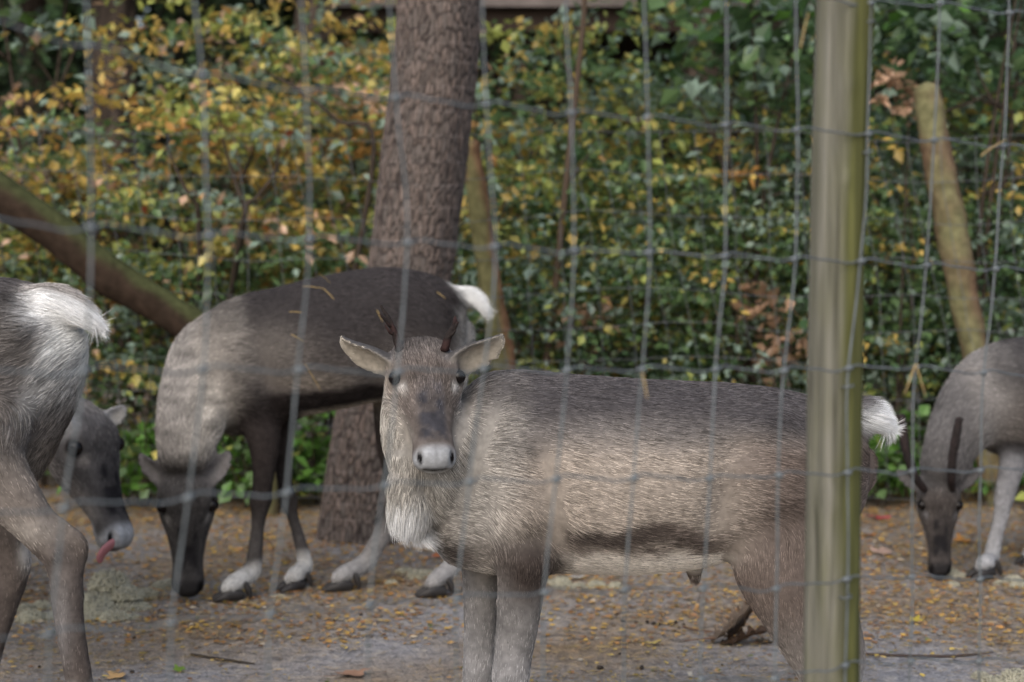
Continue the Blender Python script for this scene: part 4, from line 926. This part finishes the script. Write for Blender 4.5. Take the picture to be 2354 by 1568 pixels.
B.build((B.p(780, 1372)[0], B.Y, 0), 'dark brown grazing reindeer with pale neck and white tail in front of the pine', .0085, paint_generic(dict(body=bodyB, neck=neckB, head=dark_face, ear=((.17, .155, .15), (.30, .27, .25)), leg=((.2, .4, .6), (.055, .044, .04), (.045, .037, .034), (.10, .09, .085), (.62, .60, .57)), ztop=(.62, .8), tail=(.85, .83, .79),
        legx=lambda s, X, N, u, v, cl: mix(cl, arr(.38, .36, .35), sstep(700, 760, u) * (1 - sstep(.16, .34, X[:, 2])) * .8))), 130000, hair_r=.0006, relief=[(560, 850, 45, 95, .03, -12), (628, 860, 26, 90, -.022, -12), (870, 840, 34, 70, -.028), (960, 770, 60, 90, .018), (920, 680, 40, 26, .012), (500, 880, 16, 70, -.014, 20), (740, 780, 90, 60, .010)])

# ---------------------------------------------------------------- the brown reindeer seen from behind at the left
C = Deer(5.2, 3)
C.torso([(-640, 800, 1080, .10, .8), (-560, 715, 1130, .17, .72), (-450, 670, 1170, .22, .6), (-250, 645, 1190, .24, .33), (-100, 634, 1195, .235, .14), (0, 637, 1160, .22, .02), (60, 652, 1062, .19, -.03), (105, 682, 985, .15, -.05), (140, 720, 905, .10, -.06), (165, 760, 835, .05, -.06)])
C.limb('tail', [(60, 695, -.05, 40, .05), (112, 700, -.06, 42, .05), (158, 713, -.07, 34, .04), (190, 727, -.07, 20, .028), (208, 737, -.07, 9, .012)])
C.leg('leg_hind_near', [(-25, 930, -.08, 120), (-35, 1030, -.12, 98), (0, 1105, -.14, 74), (56, 1172, -.15, 60), (98, 1230, -.15, 46), (138, 1276, -.14, 43), (155, 1330, -.14, 41), (156, 1400, -.14, 36), (167, 1480, -.14, 33), (182, 1565, -.14, 32), (188, 1620, -.14, 35)], (175, 1685), (-1, .3), 1.15)
C.limb('leg_hock', [(70, 1140, -.15, 16, 0), (120, 1186, -.15, 15, 0), (160, 1222, -.15, 16, 0), (183, 1248, -.15, 19, 0), (184, 1285, -.14, 19, 0), (178, 1330, -.14, 16, 0)])
C.leg('leg_hind_far', [(-60, 960, .12, 120), (-50, 1080, .14, 100), (-10, 1180, .14, 72), (20, 1260, .14, 52), (28, 1310, .14, 43), (8, 1390, .14, 36), (-18, 1480, .14, 31), (-38, 1550, .14, 33)], (-60, 1612), (-1, .3), 1.15)
C.leg('leg_front_near', [(-520, 1050, .55, 90), (-530, 1180, .52, 55), (-535, 1300, .52, 36), (-535, 1400, .52, 30), (-535, 1490, .52, 31)], (-550, 1538), (-1, .4), 1.1)
C.leg('leg_front_far', [(-500, 1040, .82, 80), (-505, 1160, .82, 50), (-505, 1270, .82, 33), (-505, 1370, .82, 28), (-505, 1440, .82, 30)], (-515, 1482), (-1, .4), 1.1)
C.limb('neck', [(-540, 900, .68, 150, .15), (-640, 860, .8, 110, .12), (-720, 800, .9, 85, .1), (-770, 740, .95, 70, .09)], -1.0)
C.head((-780, 690), .95, math.radians(-110), math.radians(35), 1.2)
C.ear((-735, 690), (-690, 640), .04, (-.4, -.8, 0), dyb=.9, dyt=.85)
def bodyC(s, X, N, u, v):
    nz = fbm(X, 6, 5) - .5
    c = mix(arr(.08, .072, .07), arr(.18, .158, .142), sstep(680, 800, v + nz * 80)); c = mix(c, arr(.30, .255, .215), sstep(1000, 1100, v + nz * 60) * .8)
    c = mix(c, arr(.72, .70, .66), sstep(106, 145, u + (v - 740) * .35 + nz * 30) * (1 - .6 * sstep(790, 900, v)) * (1 - sstep(900, 990, v))); c = mix(c, arr(.82, .80, .77), blob(u, v, 110, 710, 45, 40))
    c = c * (1 + .9 * (fbm(X * arr(1, 1, 2), 15, 6) - .5))[:, None]
    return c, np.full(len(X), .032), np.full(len(X), .30)
def legC(s, X, N, u, v, cl):
    c = mix(cl, arr(.50, .44, .38), blob(u, v, 95, 1195, 60, 34) * .75); c = mix(c, arr(.75, .70, .64), blob(u, v, 22, 1290, 13, 34) * .9)
    return mix(c, arr(.36, .34, .33), blob(u, v, 160, 1390, 26, 110) * .5)
C.build((C.p(-200, 1660)[0], C.Y, 0), 'grey brown reindeer with white tail standing with its rump turned outward at the lichen pile', .0085, paint_generic(dict(body=bodyC, neck=lambda s, X, N, u, v: np.tile(arr(.4, .36, .31), (len(X), 1)), head=dark_face, ear=((.17, .155, .15), (.3, .27, .25)),
        leg=((.25, .45, .62), (.25, .21, .18), (.155, .125, .108), (.13, .105, .092), (.3, .28, .26)), legx=legC, ztop=(.62, .85), tail=(.88, .86, .83), tl=.055,
        tailx=lambda s, X, N, u, v, t, tc: mix(tc, arr(.34, .29, .255), sstep(.55, .95, N[:, 2]) * .8))), 140000, hair_r=.0006, relief=[(20, 900, 40, 110, .022), (-60, 940, 36, 120, -.022), (60, 760, 34, 40, .014), (90, 1180, 20, 50, -.008), (150, 1250, 14, 18, .010), (150, 1420, 10, 90, -.006), (172, 1420, 8, 90, .005)])

# ---------------------------------------------------------------- the reindeer eating lichen behind it
D = Deer(6.4, 4)
D.torso([(-860, 720, 950, .09, .75), (-780, 690, 985, .17, .7), (-620, 665, 1010, .22, .6), (-450, 668, 1030, .22, .5), (-280, 680, 1040, .2, .35), (-160, 705, 1040, .17, .22), (-90, 760, 1000, .1, .14)])
D.limb('neck', [(-190, 850, .25, 140, .15), (-80, 850, .14, 112, .13), (30, 885, .06, 88, .115), (110, 940, .02, 78, .10), (160, 995, -.01, 70, .09)], -1.0, n=28)
D.leg('leg_front_near', [(-170, 930, .1, 60), (-165, 1060, .08, 34), (-165, 1180, .08, 24), (-165, 1290, .08, 20), (-165, 1345, .08, 22)], (-175, 1400), (1, -.3), 1.1)
D.leg('leg_front_far', [(-200, 930, .35, 55), (-200, 1060, .35, 32), (-200, 1170, .35, 23), (-200, 1260, .35, 20), (-200, 1310, .35, 22)], (-205, 1362), (1, -.3), 1.1)
D.leg('leg_hind_near', [(-800, 850, .55, 90), (-810, 960, .5, 60), (-840, 1080, .5, 34), (-835, 1180, .5, 23), (-825, 1270, .5, 22)], (-815, 1330), (1, -.3), 1.1)
D.leg('leg_hind_far', [(-780, 850, .8, 85), (-790, 960, .8, 56), (-815, 1070, .8, 32), (-810, 1160, .8, 22), (-805, 1240, .8, 22)], (-795, 1296), (1, -.3), 1.1)
D.limb('tail', [(-855, 760, .75, 18, .03), (-890, 780, .77, 15, .02), (-905, 800, .77, 8, .01)])
D.head((190, 938), -.02, math.radians(58), math.radians(56), 1.32, wf=1.04, roll=math.radians(-4))
D.ear((150, 972), (112, 925), .042, (.15, -.9, -.2), dyb=-.12, dyt=-.10, th=.012); D.ear((238, 968), (287, 936), .04, (.5, -.5, 0), dyb=.06, dyt=.09, th=.012)
def bodyD(s, X, N, u, v): return np.tile(arr(.22, .195, .175), (len(X), 1)), np.full(len(X), .026), np.full(len(X), .28)
def neckD(s, X, N, u, v):
    return mix(arr(.40, .375, .35), arr(.72, .69, .66), sstep(980, 1040, v)) * (1 + .6 * (fbm(X, 16, 2) - .5))[:, None]
rootD = D.build((D.p(-450, 1400)[0], D.Y + .4, 0), 'grey reindeer head with pale nose and tongue out eating lichen behind the white rump', .0085, paint_generic(dict(body=bodyD, neck=neckD, head=dict(face=(.115, .105, .10), crown=(.165, .152, .146), cheek=(.36, .325, .30), eyering=(.20, .18, .165), bridge=(.028, .026, .028), muzzle=(.50, .50, .505), chin=(.5, .49, .48), tear=(.35, .31, .28)), ear=((.5, .48, .46), (.6, .56, .5)),
        leg=((.2, .4, .6), (.14, .12, .11), (.1, .09, .08), (.2, .18, .17), (.55, .52, .5)), ztop=(.6, .8), tail=(.85, .83, .8))), 80000, hair_r=.0007)
tg = [[*D.p(264, 1244, -.15), .012, .017], [*D.p(250, 1256, -.17), .010, .020], [*D.p(238, 1268, -.185), .009, .022], [*D.p(231, 1281, -.19), .008, .020], [*D.p(233, 1291, -.185), .005, .012]]
link('tongue', tmesh('tongue', tg, n=12, sub=6, lat=tuple(D.hd[1] @ arr(0, 1, 0))), M['tongue'], rootD)

# ---------------------------------------------------------------- the grazing reindeer with straight velvet antlers at the right
E = Deer(7.35, 5)
E.torso([(2200, 850, 960, .08), (2231, 812, 1010, .13), (2290, 785, 1042, .16), (2354, 773, 1050, .19), (2450, 765, 1050, .215), (2600, 758, 1045, .225), (2720, 768, 1035, .2), (2820, 800, 1000, .13), (2860, 850, 950, .06)])
E.limb('neck', [(2310, 905, 0, 125, .15), (2258, 925, -.03, 104, .125), (2210, 980, -.08, 76, .105), (2180, 1040, -.12, 60, .088), (2162, 1095, -.14, 50, .078)], -1.0, n=28)
E.leg('leg_front_near', [(2335, 980, -.05, 52), (2330, 1050, -.07, 34), (2318, 1105, -.07, 27), (2311, 1135, -.07, 25), (2299, 1195, -.07, 18), (2285, 1250, -.07, 18), (2277, 1285, -.07, 20)], (2262, 1328), (-1, -.4), 1.05)
E.leg('leg_front_far', [(2375, 980, .1, 48), (2380, 1050, .1, 30), (2385, 1120, .1, 22), (2385, 1190, .1, 17), (2383, 1250, .1, 19)], (2372, 1298), (-1, -.4), 1.05)
E.leg('leg_hind_near', [(2740, 900, -.06, 85), (2735, 990, -.08, 58), (2760, 1090, -.08, 32), (2765, 1160, -.08, 24), (2755, 1230, -.08, 19), (2750, 1280, -.08, 21)], (2735, 1330), (-1, -.2), 1.05)
E.leg('leg_hind_far', [(2760, 900, .1, 80), (2770, 990, .12, 54), (2800, 1080, .12, 30), (2800, 1150, .12, 22), (2795, 1220, .12, 19)], (2785, 1296), (-1, -.2), 1.05)
E.limb('tail', [(2840, 830, 0, 18, .03), (2875, 845, 0, 15, .02), (2900, 870, 0, 8, .01)])
E.head((2160, 1096), -.16, math.radians(-4), math.radians(70), 1.02, wf=.86)
E.ear((2115, 1115), (2062, 1080), .036, (-.2, -.9, -.2), dyb=-.14, dyt=-.1, th=.011); E.ear((2205, 1112), (2252, 1075), .036, (.2, -.9, -.2), dyb=-.14, dyt=-.1, th=.011)
vel = ((.022, .018, .018), (.03, .022, .022))
E.antler([[*E.p(2126, 1125, -.2), .015], [*E.p(2104, 1098, -.25), .017], [*E.p(2088, 1055, -.28), .0175], [*E.p(2078, 1005, -.30), .0175], [*E.p(2073, 955, -.30), .015]], [], vel)
E.antler([[*E.p(2190, 1125, -.2), .015], [*E.p(2187, 1098, -.27), .017], [*E.p(2190, 1050, -.31), .0175], [*E.p(2198, 1005, -.33), .0175], [*E.p(2205, 962, -.34), .015]], [], vel)
def bodyE(s, X, N, u, v):
    nz = fbm(X, 5, 5) - .5; vn = v + nz * 40
    c = mix(arr(.085, .078, .076), arr(.15, .13, .115), sstep(830, 920, vn)); c = mix(c, arr(.34, .31, .285), (1 - sstep(2240, 2290, u)) * .8); c = mix(c, arr(.40, .36, .33), blob(u, v, 2275, 910, 26, 26) * .7)
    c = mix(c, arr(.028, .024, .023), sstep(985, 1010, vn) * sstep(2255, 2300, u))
    return c, np.full(len(X), .024), np.full(len(X), .28)
def neckE(s, X, N, u, v):
    c = mix(arr(.17, .157, .15), arr(.27, .247, .23), sstep(2190, 2270, u)); return mix(c * (1 + .5 * (fbm(X, 16, 2) - .5))[:, None], arr(.10, .09, .085), sstep(1060, 1105, v))
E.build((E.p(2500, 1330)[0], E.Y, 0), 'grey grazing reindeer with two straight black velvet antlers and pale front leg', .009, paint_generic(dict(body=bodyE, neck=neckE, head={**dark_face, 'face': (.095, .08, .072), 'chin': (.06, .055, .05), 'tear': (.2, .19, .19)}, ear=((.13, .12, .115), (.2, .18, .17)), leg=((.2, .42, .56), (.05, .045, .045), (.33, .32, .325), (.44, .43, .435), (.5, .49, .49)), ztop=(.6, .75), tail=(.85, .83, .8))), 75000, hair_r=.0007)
# ================================================================ SMALL THINGS ON THE GROUND AND ON THE WIRES
def gz(x, y):
    q = np.stack([np.atleast_1d(x), np.atleast_1d(y), 0 * np.atleast_1d(x)], 1).astype(float)
    nr_ = np.exp(-((q[:, 0] / 7) ** 2 + ((q[:, 1] - 6) / 8) ** 2) ** 2)
    return (fbm(q, 2.2, 3.1) - .55) * .03 * nr_
def gpt(u, v, h=0.0):
    g_ = ground(u, v); return arr(g_[0], g_[1], float(gz(g_[0], g_[1])[0]) + h)
# ---- litter of needles and leaf bits, uncountable
r_ = np.random.default_rng(404)
def litter(n, ylo, yhi, size, width, cols, wts, clump=.5, pw=1.0):
    y = ylo + (yhi - ylo) * r_.random(n * 2) ** pw; x = (r_.random(n * 2) - .5) * y * .68
    q = np.stack([x, y, 0 * x], 1); keep = fbm(q, 1.6, 9) + .35 * r_.random(n * 2) > clump + .12
    x, y = x[keep][:n], y[keep][:n]; m = len(x); C_ = np.stack([x, y, gz(x, y) + .004 + .006 * r_.random(m)], 1)
    a_ = r_.random(m) * 6.283; D_ = np.stack([np.cos(a_), np.sin(a_), r_.normal(size=m) * .08], 1); N_ = unit(np.stack([r_.normal(size=m) * .22, r_.normal(size=m) * .22, np.ones(m)], 1))
    ci = r_.choice(len(cols), m, p=np.array(wts) / sum(wts)); cl = np.array(cols)[ci] * (.45 + .65 * r_.random(m))[:, None]
    return leaf_cloud(C_, D_, N_, size[0] + (size[1] - size[0]) * r_.random(m), width, cl, fold=.15)
far_ = 1.15
parts_ = [litter(34000, 3.2, 9.3, (.02, .06), .03, [(.40, .29, .13), (.46, .34, .12), (.30, .20, .11), (.22, .14, .08)], [3, 2.5, 2, 1], .44),
          litter(9000, 3.2, 9.3, (.008, .026), .36, [(.42, .31, .12), (.50, .37, .10), (.30, .19, .10), (.42, .38, .31), (.20, .11, .06), (.13, .15, .05)], [3, 2.5, 2, 1.6, 1.2, .4], .46),
          litter(24000, 6.0, 9.8, (.012, .036), .28, [(.40, .26, .09), (.46, .32, .08), (.28, .16, .08), (.36, .20, .07), (.40, .36, .28)], [3, 2, 3, 2, .6], .33, .8)]
parts_[2] = (parts_[2][0], parts_[2][1], parts_[2][2] * far_ * np.array([1.0, .92, .85]))
Vs, Ts, Cs, o_ = [], [], [], 0
for V, Tf, cv in parts_: Vs.append(V); Ts.append(Tf + o_); Cs.append(cv); o_ += len(V)
tag(link('leaf_litter', fmesh('leaf_litter', np.vstack(Vs), np.vstack(Ts), np.vstack(Cs), smooth=False), M['litter']), 'scattered pine needles and leaf bits on the grey yard soil', 'leaf litter', kind='stuff')
# ---- fallen leaves that stand out
def flat_leaf(seed, col, L_=.06, lobes=4, curl=.3):
    r = np.random.default_rng(seed); n = 28; th = np.linspace(0, 2 * math.pi, n, endpoint=False)
    rad = .5 * (1 + .28 * np.cos(lobes * th)) * (.85 + .3 * r.random(n)); x = rad * np.cos(th) * L_; y = rad * np.sin(th) * L_ * .75
    z = curl * (x ** 2 + .6 * x * y) / L_ + .06 * L_ * r.random(n); V = np.vstack([np.stack([x, y, z], 1), [[0, 0, .002]]]); 
    Tf = np.array([[k, (k + 1) % n, n] for k in range(n)]); st_ = tube([[-.3 * L_, 0, .002, .0012, .0012], [-.75 * L_, .05 * L_, .004, .001, .001], [-.95 * L_, .1 * L_, .006, .0008, .0008]], n=5, sub=3)
    V2, Q2, T2 = st_[:3]; c = np.array(col) * (.8 + .4 * r.random((n + 1, 1))); c = np.vstack([c, np.tile(np.array(col) * .5, (len(V2), 1))])
    return fmesh('fallen_leaf', np.vstack([V, V2]), [Tf, T2 + n + 1, Q2 + n + 1], c)
FL = [(2020, 1196, (.42, .06, .07), .085, 'crimson fallen leaf on the soil right of the front post'), (2215, 1248, (.44, .20, .05), .10, 'orange lobed leaf behind the straight-antlered reindeer muzzle'), (1998, 1230, (.42, .17, .05), .06, 'small orange leaf just below the crimson one'), (2030, 1275, (.36, .25, .20), .10, 'pale pinkish leaf below the crimson one'),
      (812, 1556, (.30, .18, .12), .10, 'curled brown leaf on grey soil left of the pale reindeer legs'), (412, 1541, (.12, .20, .03), .045, 'small green leaf on the grey soil'), (1000, 1288, (.40, .13, .05), .05, 'small red orange leaf near the white hind hoof'), (268, 1558, (.40, .26, .12), .07, 'tan leaf beside the brown hind leg'),
      (2105, 1435, (.40, .32, .05), .05, 'yellow leaf above the thin stick'), (1330, 1330, (.44, .42, .38), .06, 'pale leaf under the belly of the pale reindeer'), (1905, 1420, (.35, .30, .2), .06, 'beige leaf beside the foot of the front post'), (1500, 1480, (.44, .34, .10), .05, 'yellow leaf left of the curled dead leaf')]
for k, (u, v, c, L_, lab) in enumerate(FL):
    o = link('fallen_leaf', flat_leaf(500 + k, c, L_, 3 + k % 3), M['litter']); o.location = tuple(gpt(u, v, .008)); o.rotation_euler = (.1 * math.sin(k), .12 * math.cos(k * 2), k * 1.7); tag(o, lab, 'leaf', 'fallen leaves in the yard')
# ---- lichen: clumps of curly pale threads
def lichen_mesh(seed, R_, flat=.7, n=420):
    r = np.random.default_rng(seed); ps = []
    core = tube([[0, 0, -.1 * R_, R_ * .6, R_ * .6], [0, 0, R_ * flat * .35, R_ * .78, R_ * .78], [0, 0, R_ * flat * .75, R_ * .35, R_ * .35]], n=16, sub=4)
    Vc = core[0]; Vc = Vc * (1 + .5 * (fbm(Vc / R_, 3, seed) - .5))[:, None]; ps.append((Vc, core[1], core[2]))
    for k in range(n):
        d = unit(r.normal(size=3)); d[2] = abs(d[2]) * .9; p = d * R_ * arr(.75, .75, flat * .75); rows = []; dr = unit(d + r.normal(size=3) * .4)
        for q in range(5):
            rows.append([*p, R_ * .07 * (1 - q * .13), R_ * .07 * (1 - q * .13)]); p = p + dr * R_ * .085; dr = unit(dr + r.normal(size=3) * .75); p[2] = max(p[2], .004)
        ps.append(tube(rows, n=4, sub=1, lat=(.3, .8, .4))[:3])
    V, Q, T3 = join(ps); dk = np.ones(len(V)); dk[:len(Vc)] = .55
    col = arr(.37, .36, .285) * (.6 + .8 * fbm(V, 1.5 / R_, seed + 2))[:, None] * dk[:, None]
    return fmesh('lichen_clump', V, [Q, T3], col)
LM = [lichen_mesh(600 + k, 1.0, .5 + .25 * (k % 3)) for k in range(4)]
for m_ in LM: m_.materials.append(M['lichen'])
LC = [(262, 1392, .13), (252, 1388, .10, .085), (290, 1394, .08, .05), (225, 1396, .09, .03), (305, 1398, .085), (215, 1405, .09), (335, 1372, .07), (265, 1425, .075), (120, 1420, .07), (70, 1428, .065), (60, 1400, .05), (230, 1420, .07), (300, 1420, .05), (160, 1408, .06), (375, 1350, .06), (395, 1338, .045), (345, 1375, .045), (95, 1395, .05), (510, 1375, .04), (195, 1428, .05), (640, 1372, .035),
      (1290, 1345, .06), (1330, 1350, .045), (1370, 1345, .05), (1255, 1340, .045), (1415, 1348, .04), (960, 1330, .06), (930, 1318, .05), (985, 1322, .05), (900, 1345, .035), (2180, 1318, .06), (2205, 1325, .05), (2240, 1320, .03), (2330, 1335, .05), (2300, 1338, .035), (2345, 1345, .05), (2290, 1570, .06), (2335, 1572, .07), (2255, 1560, .04), (2190, 1342, .035)]
for k, (u, v, R_, *zl) in enumerate(LC):
    where = ('in the heap under the tongue of the eating reindeer' if u < 420 else 'near the hooves of the dark reindeer' if u < 1000 else 'behind the belly of the pale reindeer' if u < 1500 else 'by the muzzle of the straight-antlered reindeer' if v < 1400 else 'at the end of the thin stick')
    o = link('lichen_clump', LM[k % 4]); o.location = tuple(gpt(u, v, -.004 + (zl[0] * .8 if zl else 0))); R_ = R_ * .8; o.scale = (R_, R_, R_ * (.8 + .3 * (k % 2))); o.rotation_euler = (0, 0, k * 2.1)
    lab = {0: 'broad lichen clump at the bottom of the heap under the tongue of the eating reindeer', 1: 'topmost pale lichen clump on the heap, nearest the nose of the eating reindeer', 2: 'lichen clump on the flank of the heap facing the dark reindeer muzzle', 3: 'lichen clump on the flank of the heap beside the brown hind leg'}.get(k, 'pale curly lichen clump ' + where)
    tag(o, lab, 'lichen', 'lichen clumps ' + where)
# ---- droppings
def drop_mesh(seed):
    V, Q, T3, _, _ = tube([[-.9, 0, .5, .35, .35], [-.4, 0, .55, .62, .6], [.3, 0, .55, .65, .62], [.85, 0, .5, .3, .3]], n=12, sub=4)
    V = V * (1 + .35 * (fbm(V, 1.4, seed) - .5))[:, None]; return fmesh('dropping', V, [Q, T3])
DM = [drop_mesh(s_) for s_ in (3, 13)]
for m_ in DM: m_.materials.append(M['drop'])
DR = [(1380, 1536, .011), (1475, 1534, .012), (1432, 1428, .008), (1462, 1431, .009), (1488, 1430, .010), (1503, 1433, .010), (1516, 1434, .009), (1540, 1434, .009), (1553, 1430, .009), (1572, 1434, .008), (1425, 1502, .006), (1660, 1532, .006), (408, 1412, .009), (308, 1468, .009), (304, 1546, .009), (830, 1412, .008), (768, 1425, .008), (445, 1390, .008), (90, 1536, .008), (740, 1393, .008)]
for k, (u, v, R_) in enumerate(DR):
    where = ('lying alone in front of the pale reindeer belly' if k < 2 else 'in the row beside the curled dead leaf' if k < 10 else 'on the soil under the pale reindeer' if k < 12 else 'scattered in front of the lichen heap')
    o = link('dropping', DM[k % 2]); o.location = tuple(gpt(u, v)); o.scale = (R_, R_ * .85, R_ * .9); o.rotation_euler = (0, 0, k * 1.3); tag(o, 'small dark dropping ' + where, 'dropping', 'droppings ' + where)
# ---- big curled dead leaf
def curled(seed, L_, W_, roll, lift, col, lob=5):
    nu, nv = 34, 15; r = np.random.default_rng(seed); uu = np.linspace(0, 1, nu); V = np.zeros((nu, nv, 3)); cc = np.zeros((nu, nv, 3))
    for i_, a_ in enumerate(uu):
        wd = W_ * math.sin(math.pi * min(a_ * .93 + .06, 1)) ** .7 * (.72 + .28 * math.cos(a_ * lob * 6.283))
        for j_, b_ in enumerate(np.linspace(-1, 1, nv)):
            ang = b_ * wd / W_ * roll; V[i_, j_] = (a_ * L_, math.sin(ang) * W_ / max(roll, .1), (1 - math.cos(ang)) * W_ / max(roll, .1)); 
    V = V.reshape(-1, 3); z0 = V[:, 0] / L_; V[:, 2] += lift * L_ * z0 ** 1.6; V += (np.stack([fbm(V, 30, seed), fbm(V, 30, seed + 5), fbm(V, 30, seed + 9)], 1) - .5) * .03
    i = np.arange(nu - 1)[:, None] * nv; j = np.arange(nv - 1)[None]; Q = np.stack([i + j, i + j + 1, i + nv + j + 1, i + nv + j], -1).reshape(-1, 4)
    n = len(V); V2 = V - arr(0, 0, .0015); Vall = np.vstack([V, V2]); c = np.array(col)
    return Vall, np.vstack([Q, Q[:, ::-1] + n]), np.vstack([np.tile(c * .45, (n, 1)), np.tile(c, (n, 1))]) * (.7 + .6 * fbm(Vall, 25, seed))[:, None]
def rotz(V, a): c, s_ = math.cos(a), math.sin(a); return np.stack([V[:, 0] * c - V[:, 1] * s_, V[:, 0] * s_ + V[:, 1] * c, V[:, 2]], 1)
dl = empty('dead_leaf', tuple(gpt(1680, 1478)), 'big curled dark brown dead leaf behind the hind leg of the pale reindeer', 'leaf')
g0 = gpt(1690, 1480, .012)
for nm, sd_, L_, W_, ro, li, col, off, rz in (('blade', 1, .15, .08, 1.3, .85, (.20, .15, .11), (-.085, .0, 0), .15), ('blade', 5, .17, .07, 1.0, .3, (.09, .055, .035), (-.05, -.02, -.004), -.1), ('blade', 9, .13, .07, 1.5, 1.0, (.11, .065, .035), (-.03, .02, .0), .5), ('blade', 12, .07, .03, .8, .1, (.22, .17, .12), (.06, -.02, -.005), .2)):
    V, Q, c = curled(sd_, L_, W_, ro, li, col); V = rotz(V, rz); V[:, 2] = np.maximum(V[:, 2], -.006)
    link(nm, fmesh(nm, V + g0 + arr(*off), Q, c), M['dead'], dl)
link('stalk', tmesh('stalk', [[*(g0 + arr(-.07, -.02, .01)), .004, .004], [*(g0 + arr(-.13, -.03, .008)), .0025, .0025], [*(g0 + arr(-.17, -.02, 0)), .002, .002]], col=arr(.12, .07, .045), n=6, sub=4), M['dead'], dl)
# ---- sticks
def stick(pts, rad, lab, col=(.06, .045, .04), h=.006):
    R = [[*gpt(u, v, h), rad, rad] for u, v in pts]; R[-1][3:] = [rad * .5] * 2
    V, Q, T3, _, _ = tube(R, n=7, sub=6); V = V + (np.stack([fbm(V, 40, 1), fbm(V, 40, 4), 0 * V[:, 0] + .5], 1) - .5) * .01
    tag(link('stick', fmesh('stick', V, [Q, T3], np.tile(arr(*col), (len(V), 1))), M['litter']), lab, 'stick')
stick([(1975, 1510), (2040, 1514), (2110, 1518), (2190, 1516), (2282, 1508)], .0045, 'long thin dark stick lying right of the front post')
stick([(438, 1502), (480, 1508), (530, 1516), (585, 1525)], .0045, 'short knobbly dark twig on the soil below the dark reindeer muzzle', (.035, .028, .022))
stick([(1570, 1440), (1600, 1446), (1640, 1452)], .0035, 'short brown twig pointing at the curled dead leaf', (.12, .07, .05))
# ---- straws on the dark reindeer's back and caught in the wires
def straw(p, q, lab, rad=.0012, col=(.42, .30, .12), grp='straws on the dark back'):
    p, q = np.array(p), np.array(q); mm = (p + q) / 2 + arr(0, 0, .0015)
    tag(link('straw', tmesh('straw', [[*p, rad, rad], [*mm, rad, rad], [*q, rad * .6, rad * .6]], col=arr(*col), n=5, sub=4), M['litter']), lab, 'straw', grp)
def on_back(u, v):   # a point on the near flank of the dark reindeer
    o_ = Vector((0, 0, CAM_H)); d_ = Vector(P(u, v, 6.0)) - o_
    ob = [o for o in bpy.data.objects if o.name.startswith('body') and o.type == 'MESH'][1]
    hit, loc, nor, _ = ob.ray_cast(o_, d_.normalized())
    return np.array(loc) + np.array(nor) * .012 if hit else P(u, v, 6.7)
for (u0, v0, u1, v1) in ((735, 630, 762, 657), (700, 664, 745, 668), (745, 668, 770, 692), (668, 720, 698, 722), (1002, 676, 1020, 690), (672, 770, 700, 785), (703, 835, 738, 893), (868, 715, 880, 740)):
    straw(on_back(u0, v0), on_back(u1, v1), 'yellow straw lying on the coat of the dark grazing reindeer')
for (u0, v0, u1, v1, lab) in ((2105, 838, 2080, 905, 'pale dry blade hanging from a wire knot right of the post'), (2105, 838, 2128, 912, 'pale dry blade hanging from a wire knot right of the post'), (2255, 358, 2310, 322, 'tan straw stuck across a wire in front of the leaning grey post'), (1476, 855, 1488, 915, 'yellow needle hanging on a stay wire over the pale back'), (1840, 110, 1858, 30, 'tan straw caught along the wire left of the post top'), (1478, 300, 1500, 262, 'yellow needle caught above a knot by the yellow shrubs'), (700, 185, 712, 230, 'yellow needle caught on a knot before the orange shrubs')):
    Yw = F / sU(u0) - .006; straw(P(u0, v0, Yw), P(u1, v1, F / sU(u1) - .012), lab, .0014, (.36, .27, .13), 'straws caught in the wire')
# two straws in the coat of the pale one
